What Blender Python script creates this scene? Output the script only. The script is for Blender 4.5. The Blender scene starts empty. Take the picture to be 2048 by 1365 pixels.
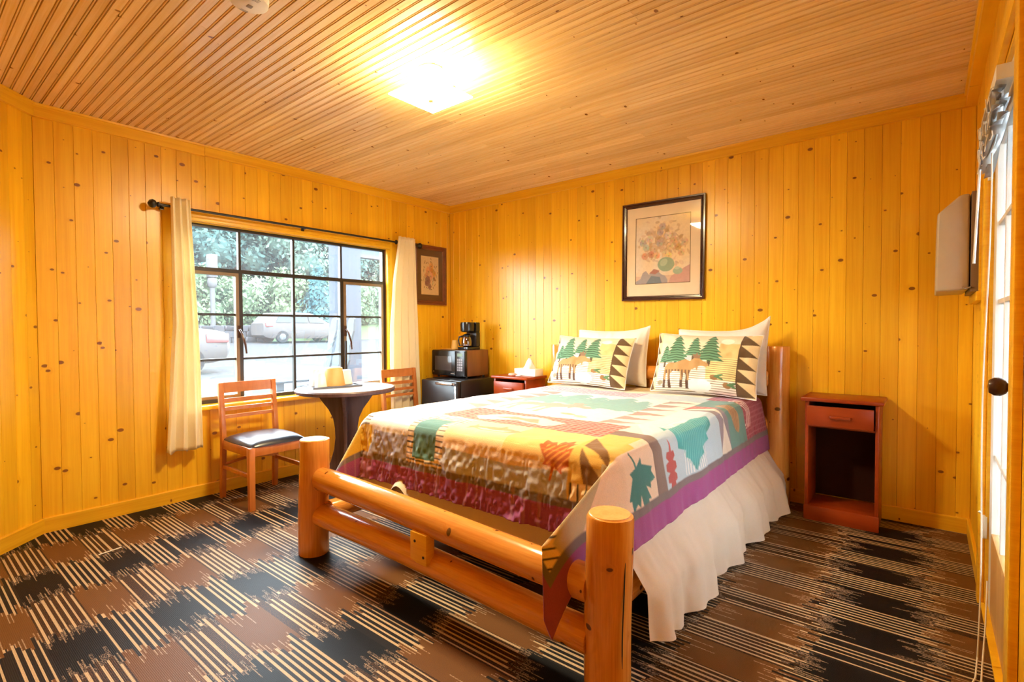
import bpy, bmesh, math, random
import numpy as np
from mathutils import Vector, Matrix

random.seed(7)
RNG = np.random.default_rng(11)
sc = bpy.context.scene
C = sc.collection
PI = math.pi

# ------------------------------------------------------------------ camera
cam_d = bpy.data.cameras.new('camera')
cam = bpy.data.objects.new('camera', cam_d)
C.objects.link(cam)
YAW, PIT, ROL = -0.6813, -0.0241, -0.0048
F = Vector((math.sin(YAW) * math.cos(PIT), math.cos(YAW) * math.cos(PIT), math.sin(PIT)))
R = Vector((math.cos(YAW), -math.sin(YAW), 0))
U = R.cross(F)
R2 = R * math.cos(ROL) + U * math.sin(ROL)
U2 = -R * math.sin(ROL) + U * math.cos(ROL)
M = Matrix.Identity(4)
for i in range(3):
    M[i][0] = R2[i]; M[i][1] = U2[i]; M[i][2] = -F[i]
M[0][3], M[1][3], M[2][3] = 3.9224, -3.8087, 1.158
cam.matrix_world = M
cam_d.sensor_width = 36
cam_d.sensor_fit = 'HORIZONTAL'
cam_d.lens = 1026.97 / 2048 * 36
cam_d.clip_start = 0.02
cam_d.clip_end = 300
sc.camera = cam

# ------------------------------------------------------------------ sky, exposure
SKY = 31.0
world = bpy.data.worlds.new('overcast_sky')
sc.world = world
world.use_nodes = True
bg = world.node_tree.nodes['Background']
bg.inputs[0].default_value = (0.86, 0.94, 1.0, 1)
bg.inputs[1].default_value = SKY
sc.view_settings.view_transform = 'Standard'
sc.view_settings.look = 'None'
sc.view_settings.gamma = 1
sc.view_settings.use_curve_mapping = False
sc.view_settings.exposure = 0.95
cy = sc.cycles
cy.use_denoising = True
cy.use_adaptive_sampling = True
cy.adaptive_threshold = 0.03
cy.max_bounces = 8
cy.diffuse_bounces = 5
cy.glossy_bounces = 3
cy.transmission_bounces = 4
cy.transparent_max_bounces = 12
cy.sample_clamp_indirect = 8.0
cy.caustics_reflective = False
cy.caustics_refractive = False


def portal(name, loc, size, rot):
    d = bpy.data.lights.new(name, 'AREA')
    d.shape = 'RECTANGLE'
    d.size, d.size_y = size
    d.cycles.is_portal = True
    o = bpy.data.objects.new(name, d)
    o.location = loc
    o.rotation_euler = rot
    C.objects.link(o)


portal('window_daylight_portal', (-0.10, -1.675, 1.27), (1.26, 1.72), (0, -PI / 2, 0))
portal('door_daylight_portal', (4.20, -1.41, 1.10), (1.54, 0.72), (0, PI / 2, 0))

LAMP_GLASS = 140.0
LAMP_BULB = 40.0

# ------------------------------------------------------------------ helpers: nodes


def srgb(r, g, b):
    f = lambda c: (c / 255 / 12.92) if c / 255 <= 0.04045 else ((c / 255 + 0.055) / 1.055) ** 2.4
    return (f(r), f(g), f(b))


class NT:
    def __init__(self, name):
        self.mat = bpy.data.materials.new(name)
        self.mat.use_nodes = True
        self.t = self.mat.node_tree
        self.t.nodes.clear()
        self.out = self.t.nodes.new('ShaderNodeOutputMaterial')

    def n(self, typ, **kw):
        nd = self.t.nodes.new(typ)
        for k, v in kw.items():
            setattr(nd, k, v)
        return nd

    def set(self, sock, v):
        if isinstance(v, bpy.types.NodeSocket):
            self.t.links.new(v, sock)
        elif isinstance(v, (tuple, list)) and sock.type == 'RGBA' and len(v) == 3:
            sock.default_value = (*v, 1)
        else:
            sock.default_value = v

    def m(self, op, a, b=None, c=None, clamp=False):
        nd = self.n('ShaderNodeMath', operation=op, use_clamp=clamp)
        self.set(nd.inputs[0], a)
        if b is not None:
            self.set(nd.inputs[1], b)
        if c is not None:
            self.set(nd.inputs[2], c)
        return nd.outputs[0]

    def mix(self, f, a, b, mode='MIX'):
        nd = self.n('ShaderNodeMix', data_type='RGBA', blend_type=mode)
        self.set(nd.inputs[0], f)
        self.set(nd.inputs[6], a)
        self.set(nd.inputs[7], b)
        return nd.outputs[2]

    def comb(self, x, y, z=0.0):
        nd = self.n('ShaderNodeCombineXYZ')
        for i, v in enumerate((x, y, z)):
            self.set(nd.inputs[i], v)
        return nd.outputs[0]

    def sep(self, v):
        nd = self.n('ShaderNodeSeparateXYZ')
        self.set(nd.inputs[0], v)
        return nd.outputs

    def noise(self, vec, scale=1.0, detail=3.0, rough=0.5):
        nd = self.n('ShaderNodeTexNoise')
        self.set(nd.inputs['Vector'], vec)
        nd.inputs['Scale'].default_value = scale
        nd.inputs['Detail'].default_value = detail
        nd.inputs['Roughness'].default_value = rough
        return nd.outputs[0]

    def smooth(self, v, lo, hi):
        nd = self.n('ShaderNodeMapRange', interpolation_type='SMOOTHSTEP')
        self.set(nd.inputs[0], v)
        self.set(nd.inputs[1], lo)
        self.set(nd.inputs[2], hi)
        return nd.outputs[0]

    def pbr(self, col, rough=0.5, spec=0.5, metal=0.0, bump=None, bstr=0.2, bdist=0.002, coat=0.0, coat_r=0.1,
            emis=None, estr=0.0, sheen=0.0, alpha=None):
        p = self.n('ShaderNodeBsdfPrincipled')
        self.set(p.inputs['Base Color'], col)
        self.set(p.inputs['Roughness'], rough)
        self.set(p.inputs['Metallic'], metal)
        self.set(p.inputs['Specular IOR Level'], spec)
        p.inputs['Coat Weight'].default_value = coat
        p.inputs['Coat Roughness'].default_value = coat_r
        p.inputs['Sheen Weight'].default_value = sheen
        if emis is not None:
            self.set(p.inputs['Emission Color'], emis)
            p.inputs['Emission Strength'].default_value = estr
        if bump is not None:
            b = self.n('ShaderNodeBump')
            b.inputs['Strength'].default_value = bstr
            b.inputs['Distance'].default_value = bdist
            self.set(b.inputs['Height'], bump)
            self.t.links.new(b.outputs[0], p.inputs['Normal'])
        self.t.links.new(p.outputs[0], self.out.inputs[0])
        self.p = p
        return self.mat


def plain(name, col, rough=0.5, **kw):
    nt = NT(name)
    g = nt.n('ShaderNodeTexCoord').outputs['Object']
    nz = nt.noise(g, 14.0, 3.0)
    f = nt.m('MULTIPLY_ADD', nz, 0.16, 0.92)
    c = nt.mix(1.0, col, nt.comb(f, f, f), 'MULTIPLY')
    return nt.pbr(c, rough, **kw)


def wood(name, light, dark, knot=(0.20, 0.055, 0.008), rough=0.32, axis='X', gl=1.1, gw=38.0, kn=(2.7, 8.5), kr=(0.003, 0.011),
         kmin=0.45, tone=0.16, spec=0.5, coat=0.0, radius=None, bstr=0.15):
    nt = NT(name)
    s = nt.sep(nt.n('ShaderNodeTexCoord').outputs['Object'])
    rnd = nt.n('ShaderNodeObjectInfo').outputs['Random']
    ix = {'X': (0, 1, 2), 'Y': (1, 0, 2), 'Z': (2, 0, 1), 'XZ': (0, 2, 1)}[axis]
    L, Wd, D = s[ix[0]], s[ix[1]], s[ix[2]]
    if radius:
        ang = nt.m('MULTIPLY', nt.m('ARCTAN2', Wd, D), radius)
        Wk = ang
    else:
        Wk = Wd
    # knots: true-size ellipses at random cells
    vk = nt.comb(nt.m('MULTIPLY_ADD', rnd, 53.0, nt.m('MULTIPLY', L, kn[0])),
                 nt.m('MULTIPLY_ADD', rnd, 17.0, nt.m('MULTIPLY', Wk, kn[1])), 0.0)
    vor = nt.n('ShaderNodeTexVoronoi', voronoi_dimensions='2D', feature='F1')
    vor.inputs['Scale'].default_value = 1.0
    nt.set(vor.inputs['Vector'], vk)
    dv = nt.n('ShaderNodeVectorMath', operation='SUBTRACT')
    nt.set(dv.inputs[0], vk)
    nt.set(dv.inputs[1], vor.outputs['Position'])
    ds = nt.sep(dv.outputs[0])
    dx = nt.m('DIVIDE', ds[0], kn[0] * 0.8)
    dy = nt.m('DIVIDE', ds[1], kn[1] * 1.25)
    dist = nt.m('SQRT', nt.m('ADD', nt.m('MULTIPLY', dx, dx), nt.m('MULTIPLY', dy, dy)))
    cr = nt.n('ShaderNodeSeparateColor')
    nt.set(cr.inputs[0], vor.outputs['Color'])
    rad = nt.m('MULTIPLY_ADD', nt.m('POWER', nt.m('DIVIDE', nt.m('SUBTRACT', cr.outputs[0], kmin), 1 - kmin, clamp=True), 2.2), kr[1] - kr[0], kr[0])
    rad = nt.m('MULTIPLY', rad, nt.m('GREATER_THAN', cr.outputs[0], kmin))
    kmask = nt.m('SUBTRACT', 1.0, nt.smooth(dist, nt.m('MULTIPLY', rad, 0.75), nt.m('ADD', rad, 0.0012)))
    kmask = nt.m('MULTIPLY', kmask, nt.m('GREATER_THAN', cr.outputs[0], kmin))
    halo = nt.m('MULTIPLY', nt.m('SUBTRACT', 1.0, nt.smooth(dist, rad, nt.m('MULTIPLY', rad, 3.5))), nt.m('GREATER_THAN', cr.outputs[0], kmin))
    # grain, bending round the knots
    bend = nt.m('MULTIPLY', halo, 0.5)
    vg = nt.comb(nt.m('MULTIPLY_ADD', rnd, 37.0, nt.m('MULTIPLY', L, gl)),
                 nt.m('ADD', nt.m('MULTIPLY', Wk, gw), bend),
                 nt.m('MULTIPLY_ADD', rnd, 11.0, nt.m('MULTIPLY', D, gw * 0.5)))
    g1 = nt.noise(vg, 1.0, 4.0, 0.6)
    fine = nt.comb(nt.m('MULTIPLY', L, gl * 5), nt.m('MULTIPLY', Wk, gw * 7), nt.m('MULTIPLY', rnd, 40.0))
    g2 = nt.noise(fine, 1.0, 2.0)
    gf = nt.smooth(nt.m('MULTIPLY_ADD', g2, 0.3, nt.m('MULTIPLY', g1, 0.8)), 0.36, 0.78)
    col = nt.mix(gf, light, dark)
    tv = nt.m('MULTIPLY_ADD', rnd, tone, 1.0 - tone * 0.55)
    col = nt.mix(1.0, col, nt.comb(tv, nt.m('POWER', tv, 1.25), nt.m('POWER', tv, 1.5)), 'MULTIPLY')
    col = nt.mix(nt.m('MULTIPLY', halo, 0.35), col, dark)
    col = nt.mix(nt.m('MULTIPLY', kmask, 0.92), col, knot)
    return nt.pbr(col, rough, spec, bump=g1, bstr=bstr, bdist=0.001, coat=coat)


def vcol_mat(name, rough=0.85, scale=160.0, bstr=0.35, sheen=0.15, spec=0.2, bump=True, coat=0.0):
    nt = NT(name)
    a = nt.n('ShaderNodeVertexColor', layer_name='Col')
    co = nt.n('ShaderNodeTexCoord').outputs['Object']
    nz = nt.noise(co, scale, 2.0)
    f = nt.m('MULTIPLY_ADD', nz, 0.25, 0.87)
    col = nt.mix(1.0, a.outputs[0], nt.comb(f, f, f), 'MULTIPLY')
    return nt.pbr(col, rough, spec, bump=nz if bump else None, bstr=bstr, bdist=0.003, sheen=sheen, coat=coat)


def cloth_mat(name, col, transl=0.3, rough=0.9, scale=400.0):
    nt = NT(name)
    co = nt.n('ShaderNodeTexCoord').outputs['Object']
    nz = nt.noise(co, scale, 2.0)
    f = nt.m('MULTIPLY_ADD', nz, 0.2, 0.9)
    c = nt.mix(1.0, col, nt.comb(f, f, f), 'MULTIPLY')
    nt.pbr(c, rough, 0.15, bump=nz, bstr=0.15, bdist=0.001)
    tr = nt.n('ShaderNodeBsdfTranslucent')
    nt.set(tr.inputs[0], c)
    mx = nt.n('ShaderNodeMixShader')
    mx.inputs[0].default_value = transl
    nt.t.links.new(nt.p.outputs[0], mx.inputs[1])
    nt.t.links.new(tr.outputs[0], mx.inputs[2])
    nt.t.links.new(mx.outputs[0], nt.out.inputs[0])
    return nt.mat


def glass_mat(name, tint=(0.93, 0.97, 0.98), refl=0.05, rough=0.02, veil=0.0):
    nt = NT(name)
    tr = nt.n('ShaderNodeBsdfTransparent')
    tr.inputs[0].default_value = (*tint, 1)
    gl = nt.n('ShaderNodeBsdfGlossy')
    gl.inputs['Roughness'].default_value = rough
    lw = nt.n('ShaderNodeLayerWeight')
    lw.inputs[0].default_value = 0.25
    f = nt.m('MULTIPLY_ADD', lw.outputs[0], 0.4, refl, clamp=True)
    mx = nt.n('ShaderNodeMixShader')
    nt.set(mx.inputs[0], f)
    nt.t.links.new(tr.outputs[0], mx.inputs[1])
    nt.t.links.new(gl.outputs[0], mx.inputs[2])
    res = mx.outputs[0]
    if veil:  # translucent share puts a washed-out haze into the pane
        dt = nt.n('ShaderNodeBsdfTranslucent')
        dt.inputs[0].default_value = (0.9, 0.95, 1.0, 1)
        m2 = nt.n('ShaderNodeMixShader')
        m2.inputs[0].default_value = veil
        nt.t.links.new(res, m2.inputs[1])
        nt.t.links.new(dt.outputs[0], m2.inputs[2])
        res = m2.outputs[0]
    nt.t.links.new(res, nt.out.inputs[0])
    return nt.mat


def emit_mat(name, col, st):
    nt = NT(name)
    e = nt.n('ShaderNodeEmission')
    e.inputs[0].default_value = (*col, 1)
    e.inputs[1].default_value = st
    nt.t.links.new(e.outputs[0], nt.out.inputs[0])
    return nt.mat


# ------------------------------------------------------------------ materials
MT = {}
MT['pine_wall'] = wood('pine_wall', (0.90, 0.53, 0.022), (0.80, 0.40, 0.009), rough=0.31, kmin=0.20, kr=(0.0022, 0.0150), kn=(3.3, 10.0), tone=0.2)
MT['pine_ceiling'] = wood('pine_ceiling', (0.90, 0.68, 0.36), (0.78, 0.52, 0.21), rough=0.27, kn=(2.2, 9.0), tone=0.2)
MT['pine_trim'] = wood('pine_trim', (0.89, 0.52, 0.022), (0.78, 0.39, 0.009), rough=0.34, axis='XZ', kn=(1.6, 9.0), tone=0.1)
MT['backing'] = plain('dark_backing', (0.26, 0.10, 0.02), 0.8)
MT['log'] = wood('varnished_log', (0.74, 0.33, 0.065), (0.55, 0.19, 0.03), knot=(0.09, 0.03, 0.01), rough=0.2, axis='Z', gl=1.6, gw=26.0,
                 kn=(4.5, 8.0), kr=(0.004, 0.019), kmin=0.5, tone=0.1, radius=0.07, coat=0.3)
MT['log_end'] = wood('log_end_grain', (0.80, 0.48, 0.18), (0.66, 0.34, 0.10), rough=0.35, kmin=0.99, gl=20.0, gw=20.0)
MT['cherry'] = wood('cherry_veneer', (0.31, 0.044, 0.006), (0.24, 0.030, 0.004), rough=0.3, spec=0.3, axis='X', gl=2.0, gw=30.0, kmin=0.995, tone=0.06)
MT['panel_shade'] = plain('painted_panel_shade', (0.030, 0.008, 0.004), 0.8, spec=0.1)  # near-black brown paints the shade inside the open nightstand
MT['chair_wood'] = wood('chair_maple', (0.60, 0.21, 0.05), (0.46, 0.14, 0.028), rough=0.28, axis='Z', gl=2.0, gw=40.0, kmin=0.995, tone=0.05)
MT['table_wood'] = wood('dark_walnut_laminate', (0.13, 0.075, 0.07), (0.075, 0.04, 0.04), rough=0.4, axis='Z', gl=1.5, gw=50.0, kmin=0.995, tone=0.04)
MT['table_top'] = plain('grey_laminate', (0.72, 0.71, 0.76), 0.10, spec=0.8)
MT['vinyl'] = plain('black_vinyl', (0.018, 0.022, 0.04), 0.30, spec=0.9)
MT['bronze'] = plain('bronze_steel', (0.022, 0.017, 0.014), 0.35, spec=0.5)
MT['bronze_light'] = plain('tan_steel', (0.20, 0.13, 0.07), 0.35)
MT['black_metal'] = plain('black_iron', (0.012, 0.009, 0.008), 0.4)
MT['glass'] = glass_mat('window_glass', veil=0.006)
MT['pic_glass'] = glass_mat('picture_glass', (1.0, 1.0, 1.0), 0.03, 0.03)
MT['curtain'] = cloth_mat('cream_curtain', (0.95, 0.85, 0.60), 0.22)
MT['skirt'] = cloth_mat('cream_bed_skirt', (0.80, 0.70, 0.58), 0.12)
MT['white_cloth'] = cloth_mat('white_pillowcase', (0.86, 0.82, 0.76), 0.1)
MT['mattress'] = plain('mattress_ticking', (0.6, 0.5, 0.4), 0.9)
MT['black_plastic'] = plain('black_plastic', (0.012, 0.011, 0.011), 0.22)
MT['black_satin'] = plain('black_enamel', (0.014, 0.012, 0.013), 0.32)
MT['dark_window'] = plain('dark_oven_window', (0.06, 0.05, 0.05), 0.15)
MT['brown_vinyl'] = wood('brown_woodgrain_vinyl', (0.20, 0.075, 0.025), (0.13, 0.045, 0.015), rough=0.4, axis='Z', kmin=0.995, tone=0.02)
MT['chrome'] = plain('brushed_chrome', (0.55, 0.56, 0.6), 0.22, metal=1.0)
MT['lcd'] = plain('green_display', (0.18, 0.24, 0.17), 0.3)
MT['button'] = plain('grey_buttons', (0.28, 0.26, 0.28), 0.5)
MT['white_plastic'] = plain('white_plastic', (0.80, 0.79, 0.77), 0.4)
MT['white_paper'] = plain('white_paper', (0.86, 0.83, 0.78), 0.8)
MT['tan_plastic'] = plain('tan_plastic', (0.68, 0.36, 0.12), 0.45)
MT['yellow_cup'] = plain('cream_paper_cup', (0.80, 0.52, 0.16), 0.6)
MT['dark_tray'] = plain('grey_tray', (0.10, 0.10, 0.12), 0.35)
MT['carafe'] = glass_mat('carafe_glass', (0.55, 0.42, 0.36), 0.2, 0.03)
MT['soap'] = plain('pink_wrapper', (0.70, 0.36, 0.26), 0.5)
MT['frame_dark'] = plain('dark_cherry_frame', (0.045, 0.010, 0.008), 0.25, coat=0.4)
MT['frame_brown'] = wood('brown_frame', (0.20, 0.055, 0.018), (0.12, 0.03, 0.01), rough=0.35, kmin=0.995)
MT['mat_peach'] = plain('peach_mat_board', (0.95, 0.80, 0.63), 0.85)
MT['mat_brown'] = plain('brown_mat_board', (0.11, 0.04, 0.014), 0.85)
MT['fillet'] = plain('dark_fillet', (0.10, 0.07, 0.03), 0.5)
MT['beige_metal'] = plain('beige_enamel', (0.47, 0.37, 0.26), 0.4)
MT['brown_metal'] = plain('brown_panel', (0.20, 0.13, 0.085), 0.45)
MT['door_white'] = plain('off_white_paint', (0.80, 0.78, 0.74), 0.45)
MT['door_wood'] = wood('pale_door_wood', (0.72, 0.44, 0.17), (0.60, 0.33, 0.11), rough=0.4, axis='Z', kmin=0.99)
MT['slat'] = plain('grey_metal_slat', (0.30, 0.30, 0.30), 0.35, metal=0.3)
MT['cord'] = plain('white_cord', (0.80, 0.72, 0.60), 0.7)
MT['knob'] = plain('brown_knob', (0.055, 0.02, 0.012), 0.25)
MT['brass'] = plain('aged_brass', (0.45, 0.30, 0.12), 0.35, metal=1.0)
MT['lamp_glass'] = emit_mat('glowing_lamp_glass', (1.0, 0.82, 0.48), LAMP_GLASS)
MT['lamp_bulb'] = emit_mat('lit_bulb', (1.0, 0.80, 0.42), LAMP_BULB)
MT['lamp_diffuser'] = emit_mat('glowing_upper_diffuser', (1.0, 0.78, 0.38), 38.0)
MT['lamp_metal'] = plain('white_lamp_metal', (0.75, 0.70, 0.6), 0.35)
MT['quilt'] = vcol_mat('printed_quilt_cotton', 0.85, 220.0, 0.25)
MT['sham'] = vcol_mat('printed_sham_cotton', 0.85, 300.0, 0.2)
MT['print'] = vcol_mat('printed_picture', 0.7, 60.0, 0.0, sheen=0.0, bump=False)
MT['asphalt'] = plain('worn_asphalt', (0.0140, 0.0145, 0.016), 0.9, spec=0.02)
MT['concrete'] = plain('pale_concrete', (0.03, 0.03, 0.03), 0.9, spec=0.02)
MT['pale_blocker'] = plain('pale_blocker', (0.72, 0.72, 0.72), 0.9)
MT['grass'] = plain('grass_bank', (0.028, 0.042, 0.02), 0.95, spec=0.02)
MT['stone'] = plain('grey_stone', (0.022, 0.022, 0.025), 0.9, spec=0.02)
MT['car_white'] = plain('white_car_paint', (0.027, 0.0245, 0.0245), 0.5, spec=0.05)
MT['car_glass'] = plain('car_glass', (0.010, 0.013, 0.016), 0.5, spec=0.1)
MT['tyre'] = plain('tyre_rubber', (0.006, 0.006, 0.007), 0.9, spec=0.1)
MT['tail_red'] = plain('tail_light_red', (0.06, 0.012, 0.012), 0.3)
MT['hub'] = plain('alloy_wheel', (0.03, 0.03, 0.033), 0.5, spec=0.05)
MT['post_grey'] = plain('grey_post_paint', (0.021, 0.024, 0.030), 0.8, spec=0.02)
MT['pole_white'] = plain('white_pole_paint', (0.034, 0.033, 0.034), 0.8, spec=0.02)
MT['blue_wood'] = plain('blue_grey_wood', (0.014, 0.02, 0.025), 0.8, spec=0.2)
MT['bark'] = plain('tree_bark', (0.06, 0.05, 0.045), 0.9)


def leaf_mat(name, a, b):
    nt = NT(name)
    pos = nt.n('ShaderNodeNewGeometry').outputs['Position']
    nz = nt.noise(pos, 0.9, 3.0)
    rnd = nt.n('ShaderNodeObjectInfo').outputs['Random']
    c = nt.mix(nt.smooth(nt.m('MULTIPLY_ADD', rnd, 0.3, nz), 0.4, 0.9), a, b)
    return nt.pbr(c, 0.8, 0.04)


MT['leaf_a'] = leaf_mat('broad_leaves', (0.017, 0.034, 0.032), (0.036, 0.052, 0.040))
MT['leaf_b'] = leaf_mat('hedge_leaves', (0.028, 0.046, 0.026), (0.046, 0.062, 0.034))
MT['leaf_c'] = leaf_mat('conifer_needles', (0.010, 0.028, 0.032), (0.022, 0.044, 0.044))


def carpet_mat():
    nt = NT('plaid_striped_carpet')
    g = nt.sep(nt.n('ShaderNodeNewGeometry').outputs['Position'])
    X, Y = g[0], g[1]
    pos = nt.n('ShaderNodeNewGeometry').outputs['Position']
    PX, PY, SW = 0.741, 0.31, 0.0111

    def hash1(v, k):
        w = nt.n('ShaderNodeTexWhiteNoise', noise_dimensions='1D')
        nt.set(w.inputs['W'], nt.m('ADD', v, k))
        return w.outputs[0]
    si = nt.m('FLOOR', nt.m('DIVIDE', Y, SW))                 # stripe line index
    sf = nt.m('FRACT', nt.m('DIVIDE', Y, SW))
    colid = nt.m('FLOOR', nt.m('DIVIDE', nt.m('SUBTRACT', X, 3.58), PX * 0.5))
    jag = nt.m('MULTIPLY', nt.m('SUBTRACT', hash1(si, 3.3), 0.5), 0.11)
    xj = nt.m('SUBTRACT', nt.m('ADD', X, jag), 3.58)
    cph = nt.m('FRACT', nt.m('DIVIDE', xj, PX))               # 0..0.5 dark column, 0.5..1 brown column
    dark = nt.m('LESS_THAN', cph, 0.5)
    rph = nt.m('FRACT', nt.m('ADD', nt.m('DIVIDE', nt.m('ADD', Y, 0.89), PY), 0.25))
    up = nt.m('LESS_THAN', rph, 0.5)                          # black block rows
    # block in dark col when up, block in brown col when not up
    same = nt.m('SUBTRACT', 1.0, nt.m('ABSOLUTE', nt.m('SUBTRACT', dark, up)))
    # cream yarn in the striped cells: alternate lines, some missing, some double
    sp = nt.m('FRACT', nt.m('DIVIDE', Y, 0.0222))
    line = nt.m('LESS_THAN', sp, nt.m('MULTIPLY_ADD', hash1(nt.m('FLOOR', nt.m('DIVIDE', Y, 0.0222)), 9.1), 0.26, 0.26))
    seg = hash1(nt.m('ADD', si, nt.m('MULTIPLY', colid, 31.0)), 1.7)
    keep = nt.m('GREATER_THAN', seg, 0.08)
    # salt and pepper yarn
    spk = nt.noise(nt.comb(nt.m('MULTIPLY', X, 130.0), nt.m('MULTIPLY', Y, 330.0), 0.0), 1.0, 1.0)
    dots = nt.m('GREATER_THAN', spk, 0.52)
    cx = nt.m('ABSOLUTE', nt.m('SUBTRACT', nt.m('FRACT', nt.m('MULTIPLY', cph, 2.0)), 0.5))   # 0 centre .5 edge
    edge = nt.m('GREATER_THAN', nt.m('MULTIPLY_ADD', nt.m('SUBTRACT', hash1(si, 5.9), 0.5), 0.22, cx), 0.36)
    cream = nt.m('MULTIPLY', nt.m('MULTIPLY', nt.m('SUBTRACT', 1.0, same), line), keep)
    # thin broken cream threads entering blocks from their edges
    thr = nt.m('MULTIPLY', nt.m('LESS_THAN', sf, 0.32), nt.m('GREATER_THAN', nt.m('MULTIPLY_ADD', hash1(nt.m('ADD', si, nt.m('MULTIPLY', colid, 7.0)), 2.2), 0.30, cx), 0.52))
    thread = nt.m('MULTIPLY', nt.m('MULTIPLY', same, thr), nt.m('GREATER_THAN', spk, 0.42))
    fle = nt.m('MULTIPLY', nt.m('MULTIPLY', same, nt.m('MULTIPLY', edge, dark)), dots)
    # ground yarn
    blackc = (0.004, 0.004, 0.006)
    brownc = (0.135, 0.056, 0.016)
    dkbrown = (0.018, 0.010, 0.007)
    ground_d = nt.mix(same, (0.012, 0.010, 0.011), blackc)
    ground_b = nt.mix(same, nt.mix(nt.m('GREATER_THAN', spk, 0.5), (0.075, 0.032, 0.012), dkbrown), brownc)
    col = nt.mix(dark, ground_b, ground_d)
    creamc = nt.mix(nt.m('MULTIPLY', spk, 0.8), (0.60, 0.45, 0.29), (0.32, 0.21, 0.12))
    col = nt.mix(cream, col, creamc)
    col = nt.mix(nt.m('MULTIPLY', thread, 0.8), col, (0.42, 0.30, 0.2))
    col = nt.mix(nt.m('MULTIPLY', fle, 0.8), col, (0.26, 0.18, 0.13))
    fz = nt.noise(pos, 420.0, 2.0)
    f = nt.m('MULTIPLY_ADD', fz, 0.9, 0.55)
    col = nt.mix(1.0, col, nt.comb(f, f, f), 'MULTIPLY')
    rib = nt.m('MULTIPLY', nt.m('ABSOLUTE', nt.m('SUBTRACT', nt.m('FRACT', nt.m('DIVIDE', Y, 0.0052)), 0.5)), -0.6)
    return nt.pbr(col, 0.52, 0.13, bump=nt.m('ADD', fz, rib), bstr=0.4, bdist=0.002)


MT['carpet'] = carpet_mat()

# ------------------------------------------------------------------ helpers: geometry


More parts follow.
